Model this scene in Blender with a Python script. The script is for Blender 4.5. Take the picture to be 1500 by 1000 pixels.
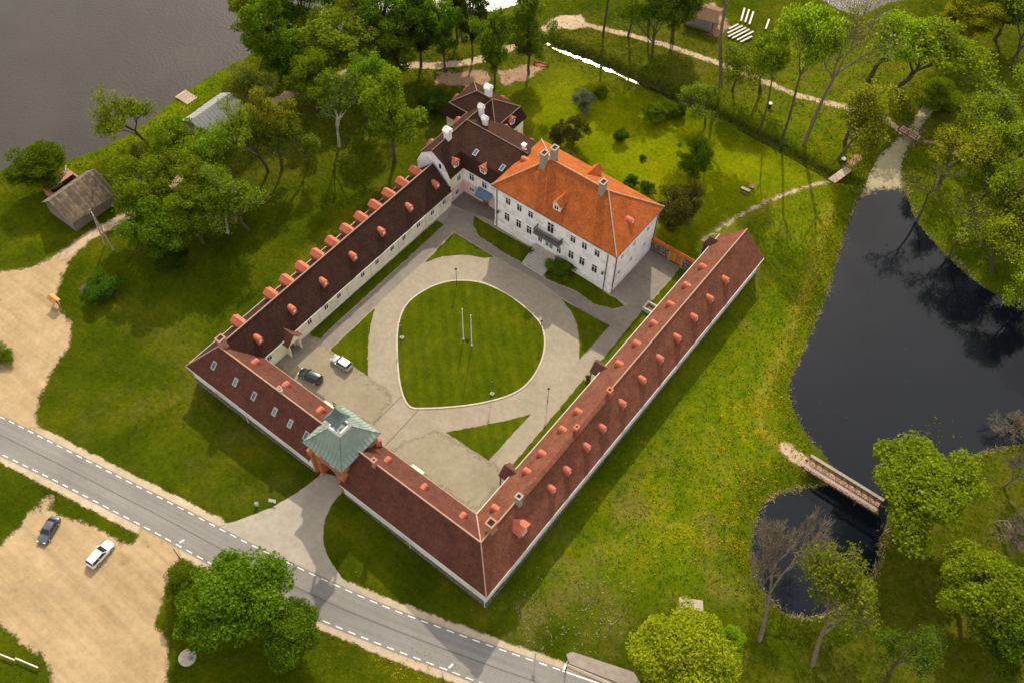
import bpy, math, random
import numpy as np
from mathutils import Vector, Matrix
random.seed(7); np.random.seed(7)
S = bpy.context.scene
for o in list(bpy.data.objects): bpy.data.objects.remove(o)

# ------------------------------------------------------------------ camera
F = 1399.14; CAM = np.array([93.2, -37.0, 138.0])
def _axes():
    pit, roll, yaw = (math.radians(a) for a in (55.118, 1.56, -36.56))
    cp, sp = math.cos(pit), math.sin(pit)
    R = np.array([[1, 0, 0], [0, -sp, -cp], [0, cp, -sp]])
    c, s = math.cos(roll), math.sin(roll)
    R = np.array([[c, -s, 0], [s, c, 0], [0, 0, 1]]) @ R
    c, s = math.cos(yaw), math.sin(yaw)
    return R @ np.array([[c, -s, 0], [s, c, 0], [0, 0, 1]])
AX = _axes()
cd = bpy.data.cameras.new('camera'); cam = bpy.data.objects.new('camera', cd); S.collection.objects.link(cam)
cam.matrix_world = Matrix([[AX[0][i], -AX[1][i], -AX[2][i], CAM[i]] for i in range(3)] + [[0, 0, 0, 1]])
cd.sensor_width = 36; cd.lens = F / 1500 * 36; cd.clip_end = 6000; cd.clip_start = 1
S.camera = cam

# ------------------------------------------------------------------ sky, sun, exposure
SUN_AZ, SUN_EL = 121.4, 39.0
W = bpy.data.worlds.new('World'); S.world = W; W.use_nodes = True
nt = W.node_tree; nt.nodes.clear()
sky = nt.nodes.new('ShaderNodeTexSky'); sky.sky_type = 'NISHITA'; sky.sun_disc = False
sky.sun_elevation = math.radians(SUN_EL); sky.sun_rotation = math.radians(90 - SUN_AZ)
sky.dust_density = 4.0; sky.air_density = 1.0; sky.ozone_density = 0.6
# broken cloud cover, even over the whole dome
tc = nt.nodes.new('ShaderNodeTexCoord'); cn = nt.nodes.new('ShaderNodeTexNoise'); cn.inputs['Scale'].default_value = 2.6; cn.inputs['Detail'].default_value = 6
cr = nt.nodes.new('ShaderNodeValToRGB'); cr.color_ramp.elements[0].position = .38; cr.color_ramp.elements[1].position = .62
cm = nt.nodes.new('ShaderNodeMix'); cm.data_type = 'RGBA'; cm.inputs[7].default_value = (9.0, 8.3, 7.3, 1)
nt.links.new(tc.outputs['Generated'], cn.inputs['Vector']); nt.links.new(cn.outputs['Fac'], cr.inputs['Fac'])
nt.links.new(cr.outputs['Color'], cm.inputs[0]); nt.links.new(sky.outputs['Color'], cm.inputs[6])
bg = nt.nodes.new('ShaderNodeBackground'); bg.inputs['Strength'].default_value = 0.15
wo = nt.nodes.new('ShaderNodeOutputWorld')
nt.links.new(cm.outputs[2], bg.inputs['Color']); nt.links.new(bg.outputs[0], wo.inputs['Surface'])
sl = bpy.data.lights.new('sun', 'SUN'); sun = bpy.data.objects.new('sun', sl); S.collection.objects.link(sun)
sl.energy = 4.0; sl.angle = math.radians(0.6); sl.color = (1.0, 0.90, 0.70)
a, e = math.radians(SUN_AZ), math.radians(SUN_EL)
SUNV = Vector((math.cos(e) * math.cos(a), math.cos(e) * math.sin(a), math.sin(e)))
sun.rotation_euler = SUNV.to_track_quat('Z', 'Y').to_euler(); sun.location = (0, 0, 200)
S.render.engine = 'CYCLES'
S.view_settings.view_transform = 'Standard'; S.view_settings.look = 'None'; S.view_settings.gamma = 1
S.view_settings.exposure = 0.28
S.render.resolution_x, S.render.resolution_y = 1024, 682

# ------------------------------------------------------------------ photo to place helpers
def g(px, py, z=0.0):
    d = AX.T @ np.array([(px - 750) / F, (py - 500) / F, 1]); t = (z - CAM[2]) / d[2]
    return CAM + t * d
def onp(px, py, ax, val):
    d = AX.T @ np.array([(px - 750) / F, (py - 500) / F, 1]); t = (val - CAM[ax]) / d[ax]
    return CAM + t * d
def m_per_px(p): return float(np.linalg.norm(np.array(p) - CAM)) / F

# ------------------------------------------------------------------ terrain
CTRL = np.array([(20,20,0),(45,20,0),(20,45,0),(45,45,0),(30,62,0),(30,75,0),(45,72,0),(0,75,0),(20,90,0),(-2,90,-.1),(10,100,-.2),
 (40,95,0),(58,95,-.2),(30,9,0),(57,75,-.1),(2,40,0),(-2,-1,-1.2),(15,-1,-.9),(30,-1,-.2),(34,-6,-.5),(46,-1,-1),(62,-1,-1.5),
 (-40,-30,-1.6),(-18,-26,-1.6),(4,-21,-1.4),(21,-18,-1.1),(34,-14,-.8),(45,-13,-1.4),(61,-8,-2.7),(75,-3,-3),(100,8,-3),
 (15,-36,-1.3),(15,-50,-1.3),(45,-35,-1.5),(-34,-11,-1.6),(-30,8,-1.4),(-8,15,-.9),(-8,45,-.4),(-30,40,-1.2),(-49,12,-1.7),
 (-58,31,-2),(-30,70,-.8),(-57,62,-2),(-15,85,-.4),(-33,100,-1.8),(0,120,-.8),(30,125,-.8),(43,160,-1.8),(62,112,-1),(70,150,-1.2),
 (90,150,-1),(65,10,-1.3),(66,40,-.9),(66,75,-.4),(75,83,-1.6),(78,63,-1.6),(75,30,-1.6),(86,19,-2.1),(100,20,-2.1),(88,33,-1.8),
 (72,5,-2.4),(115,55,-1.5),(128,39,-1.5),(110,110,-1),(120,90,-1),(140,140,-1)], float)
def _phi(r): return np.sqrt(r * r + 16)
_D = np.linalg.norm(CTRL[:, None, :2] - CTRL[None, :, :2], axis=2)
_n = len(CTRL)
_M = np.zeros((_n + 1, _n + 1)); _M[:_n, :_n] = _phi(_D) - 0.6 * np.eye(_n); _M[:_n, _n] = 1; _M[_n, :_n] = 1
_w = np.linalg.solve(_M, np.append(CTRL[:, 2], 0))
def terr(x, y):
    x = np.atleast_1d(np.asarray(x, float)); y = np.atleast_1d(np.asarray(y, float))
    out = np.empty(x.shape)
    for i in range(0, len(x), 20000):
        r = np.hypot(x[i:i+20000, None] - CTRL[None, :, 0], y[i:i+20000, None] - CTRL[None, :, 1])
        out[i:i+20000] = _phi(r) @ _w[:_n] + _w[_n]
    # courtyard and house platform is level
    d = np.maximum.reduce([6.9 - x, x - 53.2, 9.2 - y, y - 76])
    k = np.clip(d / 3.0, 0, 1); out = out * k
    far = np.clip((np.hypot(x - 20, y - 70) - 130) / 60, 0, 1); out = out * (1 - far) - 1.5 * far
    return np.clip(out, -4, .4)
def tz(x, y): return float(terr([x], [y])[0])
def G(px, py, dz=0.0):
    z = -0.8
    for _ in range(6):
        p = g(px, py, z + dz); z = tz(p[0], p[1])
    return np.array([p[0], p[1], z])
def GP(pts): return np.array([G(*p)[:2] for p in pts])
def sdist(P, poly, closed=True):
    """distance to an outline, positive inside"""
    poly = np.asarray(poly, float); n = len(poly); d = np.full(len(P), 1e9); ins = np.zeros(len(P), bool)
    for i in range(n if closed else n - 1):
        a, b = poly[i], poly[(i + 1) % n]; ab = b - a
        t = np.clip(((P - a) @ ab) / max(ab @ ab, 1e-9), 0, 1)
        d = np.minimum(d, np.hypot(*(P - a - t[:, None] * ab).T))
        if closed:
            c = ((a[1] > P[:, 1]) != (b[1] > P[:, 1]))
            with np.errstate(divide='ignore', invalid='ignore'):
                xi = (b[0] - a[0]) * (P[:, 1] - a[1]) / (b[1] - a[1]) + a[0]
            ins ^= c & (P[:, 0] < xi)
    return np.where(ins, d, -d) if closed else d
def smooth(pts, closed=False, k=6):
    """Catmull-Rom resample"""
    P = [np.asarray(p, float) for p in pts]; n = len(P); out = []
    rng = range(n) if closed else range(n - 1)
    for i in rng:
        p0 = P[(i - 1) % n] if closed or i > 0 else P[0]; p1 = P[i]; p2 = P[(i + 1) % n]
        p3 = P[(i + 2) % n] if closed or i + 2 < n else P[-1]
        for j in range(k):
            t = j / k
            out.append(.5 * ((2*p1) + (-p0+p2)*t + (2*p0-5*p1+4*p2-p3)*t*t + (-p0+3*p1-3*p2+p3)*t**3))
    if not closed: out.append(P[-1])
    return np.array(out)

# ------------------------------------------------------------------ materials
MATS = {}
def newmat(name):
    m = bpy.data.materials.new(name); m.use_nodes = True; MATS[name] = m
    return m, m.node_tree, m.node_tree.nodes['Principled BSDF']
def N(t, kind, **kw):
    n = t.nodes.new('ShaderNode' + kind)
    for k, v in kw.items():
        if k in n.inputs.keys(): n.inputs[k].default_value = v
        else: setattr(n, k, v)
    return n
def ramp(t, src, stops):
    r = t.nodes.new('ShaderNodeValToRGB'); el = r.color_ramp.elements
    while len(el) < len(stops): el.new(0.5)
    for e_, (p, c) in zip(el, stops): e_.position = p; e_.color = (*c, 1) if len(c) == 3 else c
    t.links.new(src, r.inputs['Fac']); return r.outputs['Color']
def mixc(t, fac, a, b, mode='MIX'):
    n = t.nodes.new('ShaderNodeMix'); n.data_type = 'RGBA'; n.blend_type = mode
    for sock, v in ((n.inputs[0], fac), (n.inputs[6], a), (n.inputs[7], b)):
        if hasattr(v, 'is_output'): t.links.new(v, sock)
        elif isinstance(v, (int, float)): sock.default_value = v
        else: sock.default_value = (*v, 1)
    return n.outputs[2]
def math_(t, op, a, b=0.0, c=None):
    n = t.nodes.new('ShaderNodeMath'); n.operation = op
    for s, v in zip(n.inputs, (a, b, c)):
        if v is None: continue
        if hasattr(v, 'is_output'): t.links.new(v, s)
        else: s.default_value = v
    return n.outputs[0]
def pos(t): return t.nodes.new('ShaderNodeNewGeometry').outputs['Position']
def noise(t, vec, scale, detail=4, rough=.6):
    n = N(t, 'TexNoise', Scale=scale, Detail=detail, Roughness=rough); t.links.new(vec, n.inputs['Vector']); return n.outputs['Fac']
def bump(t, b, h, strength=.4, dist=.1):
    n = N(t, 'Bump', Strength=strength, Distance=dist); t.links.new(h, n.inputs['Height']); t.links.new(n.outputs[0], b.inputs['Normal'])
def simple(name, col, rough=.7, var=.25, scale=1.2, metal=0, bmp=0, dirt=None, coord='pos'):
    m, t, b = newmat(name)
    p = pos(t)
    n1 = noise(t, p, scale, 6, .65)
    lo = tuple(c * (1 - var) for c in col); hi = tuple(min(1, c * (1 + var)) for c in col)
    c = ramp(t, n1, [(.3, lo), (.7, hi)])
    if dirt:
        n2 = noise(t, p, dirt[1], 5, .7); f = ramp(t, n2, [(.48, (0, 0, 0)), (.68, (1, 1, 1))])
        c = mixc(t, f, c, dirt[0])
    t.links.new(c, b.inputs['Base Color']); b.inputs['Roughness'].default_value = rough; b.inputs['Metallic'].default_value = metal
    if bmp: bump(t, b, noise(t, p, scale * 6, 4), bmp, .05)
    return m
def tiles(name, c1, c2, moss=None, mossamt=.55, w=.26, h=.34, rough=.8):
    m, t, b = newmat(name)
    uv = t.nodes.new('ShaderNodeUVMap').outputs['UV']
    br = N(t, 'TexBrick', Scale=1.0); br.inputs['Brick Width'].default_value = w; br.inputs['Row Height'].default_value = h
    br.inputs['Mortar Size'].default_value = .03; br.inputs['Mortar Smooth'].default_value = .6; br.offset = .5
    br.inputs['Color1'].default_value = (*c1, 1); br.inputs['Color2'].default_value = (*c2, 1)
    br.inputs['Mortar'].default_value = (*(x * .45 for x in c1), 1)
    t.links.new(uv, br.inputs['Vector'])
    p = pos(t)
    c = br.outputs['Color']
    v = ramp(t, noise(t, p, .45, 5, .7), [(.3, (.72, .72, .72)), (.7, (1.2, 1.2, 1.2))]); c = mixc(t, 1.0, c, v, 'MULTIPLY')
    v2 = ramp(t, noise(t, p, 4.5, 3, .7), [(.3, (.75, .75, .75)), (.7, (1.25, 1.25, 1.25))]); c = mixc(t, 1.0, c, v2, 'MULTIPLY')
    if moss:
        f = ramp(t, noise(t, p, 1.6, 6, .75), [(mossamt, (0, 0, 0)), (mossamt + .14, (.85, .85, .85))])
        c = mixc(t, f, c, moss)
    t.links.new(c, b.inputs['Base Color']); b.inputs['Roughness'].default_value = .95; b.inputs['Specular IOR Level'].default_value = .1
    wv = N(t, 'TexWave', Scale=1 / h * .5 * 1.0); wv.bands_direction = 'Y'; wv.wave_profile = 'SAW'; t.links.new(uv, wv.inputs['Vector'])
    hh = math_(t, 'ADD', math_(t, 'MULTIPLY', br.outputs['Fac'], -.6), noise(t, p, 5, 3))
    bump(t, b, hh, .55, .06)
    return m
tiles('tile_brown', (.145, .068, .052), (.125, .055, .042), None)
tiles('tile_red', (.225, .086, .052), (.155, .058, .038), (.10, .046, .034), .57)
tiles('tile_red_shaded', (.150, .058, .040), (.10, .038, .029), (.085, .036, .028), .58)  # red tile darkened: cloud shade over the front ranges put into its colour
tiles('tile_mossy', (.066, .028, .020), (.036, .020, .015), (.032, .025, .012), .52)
tiles('tile_orange', (.44, .120, .030), (.34, .085, .022), (.22, .075, .028), .56)
simple('dormer_orange', (.46, .115, .055), .8, .2, 2.2, dirt=((.32, .09, .05), 1.4))
simple('ridge_brown', (.23, .135, .095), .9, .3, 3)
simple('ridge_pale', (.38, .24, .175), .85, .3, 3)
simple('plaster_white', (.82, .82, .84), .85, .08, .8, bmp=.15, dirt=((.58, .53, .47), .55))
simple('plaster_cream', (.78, .72, .54), .85, .10, .8, bmp=.1, dirt=((.60, .52, .40), .5))
simple('plaster_pink', (.66, .45, .45), .85, .1, .8)
simple('plaster_grey', (.72, .72, .67), .85, .10, .7, dirt=((.50, .50, .44), .4))
simple('brick_gate', (.45, .155, .055), .85, .3, 3.2, bmp=.4, dirt=((.30, .10, .05), 1.8))
simple('brick_chimney', (.40, .19, .12), .85, .3, 6, bmp=.4)
simple('chimney_old', (.30, .27, .22), .9, .3, 4, bmp=.3)
simple('copper', (.20, .265, .225), .6, .18, .9, dirt=((.25, .30, .24), .7))
simple('copper_dark', (.10, .15, .13), .55, .25, 1.4)
simple('white_paint', (.80, .80, .78), .5, .04, 2)
simple('gutter_metal', (.55, .54, .50), .5, .1, 2)
simple('dark_metal', (.03, .03, .035), .45, .2, 3)
simple('glass_dark', (.018, .022, .03), .06, .3, .7)
simple('soot', (.01, .01, .01), .95, .1, 3)
simple('glass_blue', (.05, .11, .20), .08, .3, .6)
simple('glass_teal', (.12, .24, .26), .10, .25, .6)
simple('wood_grey', (.20, .165, .135), .9, .35, 2.6, bmp=.4)
simple('wood_pale', (.42, .33, .26), .85, .25, 3, bmp=.3)
simple('wood_rail', (.27, .225, .19), .9, .25, 3, bmp=.3)
simple('wood_red', (.40, .24, .17), .85, .25, 3, bmp=.3)
simple('wood_brown', (.13, .065, .035), .85, .35, 3, bmp=.3)
simple('wood_bench', (.50, .48, .42), .75, .1, 3)
simple('wood_gate', (.42, .20, .06), .8, .3, 3)
simple('stone_steps', (.20, .17, .16), .9, .22, 2.2, bmp=.4)
simple('concrete', (.36, .335, .295), .9, .18, 1.5, bmp=.2)
simple('stone_paving', (.235, .195, .165), .9, .2, 1.2, bmp=.3)
simple('kerb_stone', (.42, .38, .31), .9, .2, 2)
simple('road_paint', (.80, .80, .78), .7, .08, 3, dirt=((.5, .5, .48), 2.5))
simple('tar', (.10, .095, .09), .85, .3, 2)
simple('awning_blue', (.075, .14, .24), .7, .15, 1.5)
simple('bark', (.085, .065, .045), .95, .4, 2.2, bmp=.6)
simple('bark_grey', (.16, .125, .08), .95, .3, 2.2, bmp=.5)
simple('bark_birch', (.42, .40, .36), .9, .35, 2.2)
simple('boat_red', (.55, .10, .04), .5, .15, 2)
simple('bin_green', (.02, .06, .04), .5, .15, 2)
simple('soil', (.12, .085, .055), 1, .3, 2)
simple('tin_grey', (.19, .195, .20), .5, .15, .8)
simple('tin_light', (.27, .27, .27), .5, .12, .8)
simple('shingle_wood', (.13, .095, .068), .95, .4, 1.2, bmp=.6, dirt=((.26, .20, .135), .8))
def per_board(name):
    t = MATS[name].node_tree; b = t.nodes['Principled BSDF']; l = b.inputs['Base Color'].links[0]; src = l.from_socket
    r = t.nodes.new('ShaderNodeObjectInfo').outputs['Random']; c = mixc(t, 1.0, src, ramp(t, r, [(0, (.68, .68, .7)), (1, (1.3, 1.25, 1.18))]), 'MULTIPLY'); t.links.new(c, b.inputs['Base Color'])
for n_ in ('shingle_wood', 'wood_red', 'wood_pale', 'wood_gate'): per_board(n_)
simple('brick_ruin', (.34, .17, .11), .95, .4, 2.5, bmp=.5)
def stone():
    m, t, b = newmat('fieldstone')
    p = pos(t)
    v = N(t, 'TexVoronoi', Scale=2.2); t.links.new(p, v.inputs['Vector'])
    c = mixc(t, .75, v.outputs['Color'], (.5, .5, .5), 'SATURATION' if False else 'MIX')
    c = mixc(t, 1.0, c, (.52, .47, .42), 'MULTIPLY')
    f = ramp(t, v.outputs['Distance'], [(.28, (1, 1, 1)), (.5, (.35, .33, .3))]); c = mixc(t, 1.0, c, f, 'MULTIPLY')
    t.links.new(c, b.inputs['Base Color']); b.inputs['Roughness'].default_value = .95
    bump(t, b, math_(t, 'SUBTRACT', 1.0, v.outputs['Distance']), .7, .12)
stone()
def carpaint(name, col, rough=.25, metal=.3):
    m, t, b = newmat(name); b.inputs['Base Color'].default_value = (*col, 1); b.inputs['Roughness'].default_value = rough
    b.inputs['Metallic'].default_value = metal; b.inputs['Coat Weight'].default_value = .6; b.inputs['Coat Roughness'].default_value = .05
    p = pos(t); r = math_(t, 'MULTIPLY_ADD', noise(t, p, 6, 3), .12, rough - .06); t.links.new(r, b.inputs['Roughness'])
carpaint('paint_white', (.80, .80, .79), .3, 0); carpaint('paint_slate', (.10, .115, .14), .3, .5)
carpaint('paint_black', (.018, .022, .022), .25, .3); carpaint('paint_silver', (.45, .46, .48), .3, .5)
carpaint('lamp_red', (.35, .02, .015), .3, 0); carpaint('lamp_clear', (.7, .7, .7), .2, 0)
simple('rubber', (.015, .015, .015), .9, .2, 3)

def gravel(name, c1, c2, alpha=False, amp=1.0, nscale=.55, track=None, rough=.95, patch=None):
    m, t, b = newmat(name); p = pos(t)
    c = ramp(t, noise(t, p, .16, 6, .68), [(.3, c1), (.7, c2)])
    c = mixc(t, 1.0, c, ramp(t, noise(t, p, 1.1, 7, .7), [(.3, (.84, .84, .84)), (.7, (1.13, 1.13, 1.13))]), 'MULTIPLY')
    c = mixc(t, 1.0, c, ramp(t, noise(t, p, 9, 3, .7), [(.3, (.92, .92, .92)), (.7, (1.08, 1.08, 1.08))]), 'MULTIPLY')
    if track:
        mp = N(t, 'Mapping'); mp.inputs['Rotation'].default_value = (0, 0, math.radians(track[0])); mp.inputs['Scale'].default_value = (.05, 1.1, 1); t.links.new(p, mp.inputs['Vector'])
        wob = N(t, 'TexNoise', Scale=.8, Detail=5, Distortion=.6); t.links.new(mp.outputs[0], wob.inputs['Vector']); c = mixc(t, 1.0, c, ramp(t, wob.outputs['Fac'], [(.32, (.88, .87, .85)), (.6, (1.06, 1.06, 1.06))]), 'MULTIPLY')
    if patch:
        f = ramp(t, noise(t, p, patch[1], 6, .75), [(patch[2], (0, 0, 0)), (patch[2] + .16, (.8, .8, .8))]); c = mixc(t, f, c, patch[0])
    t.links.new(c, b.inputs['Base Color']); b.inputs['Roughness'].default_value = rough
    b.inputs['Specular IOR Level'].default_value = .2
    bump(t, b, noise(t, p, 5, 5, .7), .35, .06)
    if alpha:
        at = N(t, 'Attribute', attribute_name='edge').outputs['Fac']
        n = math_(t, 'SUBTRACT', noise(t, p, nscale, 7, .72), .5)
        n2 = math_(t, 'SUBTRACT', noise(t, p, nscale * 6, 5, .75), .5)
        s_ = math_(t, 'ADD', math_(t, 'MULTIPLY', n, 3.4 * amp), math_(t, 'MULTIPLY', n2, 1.8 * amp))
        s_ = math_(t, 'ADD', s_, at)
        al = math_(t, 'MULTIPLY_ADD', s_, 1.6 / max(amp, .12), .5)
        n_ = t.nodes.new('ShaderNodeClamp'); t.links.new(al, n_.inputs[0]); t.links.new(n_.outputs[0], b.inputs['Alpha'])
    return m
gravel('gravel_court', (.235, .198, .148), (.30, .256, .195), patch=((.175, .16, .105), .2, .60))
gravel('paving', (.165, .143, .118), (.225, .198, .165))
gravel('apron', (.29, .255, .205), (.365, .325, .27), alpha=True, amp=.12)
gravel('sand', (.30, .215, .115), (.39, .285, .16), alpha=True, amp=.9, patch=((.20, .15, .075), .3, .60), track=(-38,))
gravel('dirt', (.33, .245, .15), (.45, .345, .225), alpha=True, amp=.75)
gravel('shoulder', (.36, .28, .19), (.46, .37, .26), alpha=True, amp=.45)
gravel('earth', (.22, .135, .085), (.34, .215, .135), alpha=True, amp=1.1)
gravel('scum', (.24, .21, .12), (.36, .32, .20), alpha=True, amp=1.6, nscale=1.0)
def asphalt():
    m, t, b = newmat('asphalt'); p = pos(t)
    c = ramp(t, noise(t, p, .1, 5, .65), [(.3, (.165, .155, .145)), (.7, (.215, .205, .19))])
    c = mixc(t, 1.0, c, ramp(t, noise(t, p, 2.5, 6, .75), [(.3, (.86, .86, .86)), (.7, (1.12, 1.12, 1.12))]), 'MULTIPLY')
    uv = t.nodes.new('ShaderNodeUVMap').outputs['UV']
    mp = N(t, 'Mapping'); mp.inputs['Scale'].default_value = (.03, 1.3, 1); t.links.new(uv, mp.inputs['Vector'])
    c = mixc(t, 1.0, c, ramp(t, noise(t, mp.outputs[0], 1.0, 5, .6), [(.3, (.82, .82, .83)), (.7, (1.14, 1.13, 1.12))]), 'MULTIPLY')
    t.links.new(c, b.inputs['Base Color']); b.inputs['Roughness'].default_value = .85; bump(t, b, noise(t, p, 14, 3), .25, .03)
asphalt()
def lawn(name, cols, mow=None):
    m, t, b = newmat(name); p = pos(t)
    c = ramp(t, noise(t, p, .22, 6, .7), [(.28, cols[0]), (.5, cols[1]), (.72, cols[2])])
    wv = N(t, 'TexWave', Scale=.22, Distortion=1.2); wv.bands_direction = 'DIAGONAL'; t.links.new(p, wv.inputs['Vector']); c = mixc(t, 1.0, c, ramp(t, wv.outputs['Fac'], [(.35, (.93, .94, .93)), (.65, (1.07, 1.06, 1.05))]), 'MULTIPLY')
    c = mixc(t, 1.0, c, ramp(t, noise(t, p, 1.7, 6, .8), [(.3, (.7, .74, .7)), (.7, (1.25, 1.2, 1.2))]), 'MULTIPLY')
    c = mixc(t, 1.0, c, ramp(t, noise(t, p, 10, 3, .8), [(.3, (.7, .7, .7)), (.7, (1.28, 1.28, 1.28))]), 'MULTIPLY')
    t.links.new(c, b.inputs['Base Color']); b.inputs['Roughness'].default_value = 1; b.inputs['Specular IOR Level'].default_value = 0
    bump(t, b, noise(t, p, 7, 4, .8), .7, .12)
lawn('lawn_mown', ((.038, .060, .002), (.058, .078, .0025), (.088, .098, .004)))
def ground_mat():
    m, t, b = newmat('ground_grass'); p = pos(t)
    c = ramp(t, noise(t, p, .09, 7, .7), [(.25, (.033, .056, .002)), (.5, (.057, .080, .003)), (.75, (.098, .106, .005))])
    A_ = lambda n: N(t, 'Attribute', attribute_name=n).outputs['Fac']
    garden = ramp(t, noise(t, p, .16, 6, .7), [(.3, (.115, .160, .002)), (.7, (.195, .215, .004))])
    c = mixc(t, A_('garden'), c, garden)
    mead = ramp(t, noise(t, p, .3, 6, .75), [(.3, (.060, .118, .003)), (.5, (.115, .165, .004)), (.7, (.19, .205, .006))])
    c = mixc(t, A_('meadow'), c, mead)
    c = mixc(t, 1.0, c, ramp(t, noise(t, p, .045, 6, .65), [(.3, (.72, .76, .75)), (.7, (1.25, 1.18, 1.1))]), 'MULTIPLY')
    c = mixc(t, math_(t, 'MULTIPLY', A_('trail'), ramp(t, noise(t, p, .8, 5, .7), [(.3, (.35, .35, .35)), (.65, (.95, .95, .95))])), c, (.30, .245, .03))
    # worn, mossy and straw patches
    wn = math_(t, 'MULTIPLY', ramp(t, noise(t, p, .12, 7, .75), [(.5, (0, 0, 0)), (.68, (1, 1, 1))]), A_('dry'))
    c = mixc(t, math_(t, 'MULTIPLY', wn, .75), c, (.20, .155, .045))
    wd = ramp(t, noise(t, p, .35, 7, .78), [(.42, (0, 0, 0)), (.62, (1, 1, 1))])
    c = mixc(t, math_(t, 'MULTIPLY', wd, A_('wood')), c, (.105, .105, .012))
    # dandelions
    vf = N(t, 'TexVoronoi', Scale=2.3); t.links.new(p, vf.inputs['Vector'])
    dots = ramp(t, vf.outputs['Distance'], [(.22, (1, 1, 1)), (.34, (0, 0, 0))])
    fm = math_(t, 'MULTIPLY', A_('flower'), ramp(t, noise(t, p, .30, 6, .82), [(.50, (0, 0, 0)), (.62, (1, 1, 1))]))
    c = mixc(t, math_(t, 'MULTIPLY', fm, .25), c, (.30, .24, .006))
    c = mixc(t, math_(t, 'MULTIPLY', math_(t, 'MULTIPLY', dots, fm), .7), c, (.60, .42, .01))
    c = mixc(t, 1.0, c, ramp(t, noise(t, p, 1.4, 6, .82), [(.28, (.55, .6, .55)), (.72, (1.38, 1.32, 1.3))]), 'MULTIPLY')
    c = mixc(t, 1.0, c, ramp(t, noise(t, p, 8, 3, .8), [(.3, (.66, .68, .66)), (.7, (1.34, 1.3, 1.3))]), 'MULTIPLY')
    sh = A_('bank'); c = mixc(t, sh, c, (.075, .08, .018))
    t.links.new(c, b.inputs['Base Color']); b.inputs['Roughness'].default_value = 1; b.inputs['Specular IOR Level'].default_value = 0
    bump(t, b, math_(t, 'ADD', noise(t, p, 4, 5, .8), noise(t, p, .9, 4, .7)), .9, .3)
ground_mat()
def water(name, col, rough, bs, bd, bscale):
    m, t, b = newmat(name); p = pos(t)
    c = ramp(t, noise(t, p, .06, 4, .6), [(.3, tuple(x * .85 for x in col)), (.7, tuple(x * 1.15 for x in col))])
    t.links.new(c, b.inputs['Base Color']); b.inputs['Roughness'].default_value = rough; b.inputs['IOR'].default_value = 1.33
    bump(t, b, noise(t, p, bscale, 4, .65), bs, bd)
water('water_pond', (.006, .008, .012), .04, .12, .04, 1.2)
water('water_lake', (.044, .038, .031), .18, .7, .12, 1.6)
water('water_canal', (.02, .02, .012), .16, .25, .04, 1.6)

def leafmat(name, stops, trans=.55):
    m = bpy.data.materials.new(name); m.use_nodes = True; MATS[name] = m; t = m.node_tree; t.nodes.clear()
    gi = t.nodes.new('ShaderNodeNewGeometry'); oi = t.nodes.new('ShaderNodeObjectInfo')
    c = ramp(t, gi.outputs['Random Per Island'], stops)
    c = mixc(t, 1.0, c, ramp(t, noise(t, pos(t), .55, 4, .7), [(.3, (.72, .78, .7)), (.7, (1.3, 1.2, 1.1))]), 'MULTIPLY'); hs = N(t, 'HueSaturation'); t.links.new(c, hs.inputs['Color'])
    t.links.new(math_(t, 'MULTIPLY_ADD', oi.outputs['Random'], .5, .78), hs.inputs['Value'])
    t.links.new(math_(t, 'MULTIPLY_ADD', oi.outputs['Random'], .03, .485), hs.inputs['Hue'])
    d = t.nodes.new('ShaderNodeBsdfDiffuse'); tr = t.nodes.new('ShaderNodeBsdfTranslucent'); mx = t.nodes.new('ShaderNodeMixShader')
    t.links.new(hs.outputs[0], d.inputs['Color']); t.links.new(hs.outputs[0], tr.inputs['Color'])
    mx.inputs[0].default_value = trans; o = t.nodes.new('ShaderNodeOutputMaterial')
    t.links.new(d.outputs[0], mx.inputs[1]); t.links.new(tr.outputs[0], mx.inputs[2]); t.links.new(mx.outputs[0], o.inputs['Surface'])
leafmat('leaf_mid', [(0, (0.066, 0.125, 0.006)), (0.5, (0.115, 0.195, 0.009)), (1, (0.185, 0.27, 0.015))])
leafmat('leaf_lime', [(0, (0.095, 0.155, 0.006)), (0.5, (0.165, 0.245, 0.01)), (1, (0.26, 0.345, 0.017))])
leafmat('leaf_spring', [(0, (0.12, 0.19, 0.007)), (0.5, (0.21, 0.3, 0.012)), (1, (0.33, 0.42, 0.02))])
leafmat('leaf_olive', [(0, (0.1, 0.135, 0.007)), (0.5, (0.165, 0.205, 0.011)), (1, (0.25, 0.28, 0.018))])
leafmat('leaf_bronze', [(0, (0.1, 0.115, 0.008)), (0.5, (0.17, 0.165, 0.011)), (1, (0.26, 0.215, 0.016))])
leafmat('leaf_dark', [(0, (0.035, 0.08, 0.006)), (0.5, (0.06, 0.125, 0.01)), (1, (0.1, 0.18, 0.016))])
leafmat('leaf_yellow', [(0, (0.17, 0.215, 0.007)), (0.5, (0.29, 0.325, 0.011)), (1, (0.42, 0.43, 0.017))])
leafmat('leaf_conifer', [(0, (0.0464, 0.0554, 0.01)), (0.5, (0.0774, 0.0805, 0.0138)), (1, (0.1237, 0.1158, 0.0187))], .15)
leafmat('leaf_grey', [(0, (0.09, 0.114, 0.066)), (0.5, (0.144, 0.174, 0.102)), (1, (0.228, 0.252, 0.156))], .25)
leafmat('leaf_straw', [(0, (0.299, 0.2415, 0.1035)), (0.5, (0.483, 0.414, 0.207)), (1, (0.667, 0.598, 0.345))], .3)
leafmat('leaf_lilac', [(0, (0.18, 0.072, 0.192)), (0.5, (0.3, 0.144, 0.324)), (1, (0.432, 0.24, 0.456))], .3)
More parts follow.
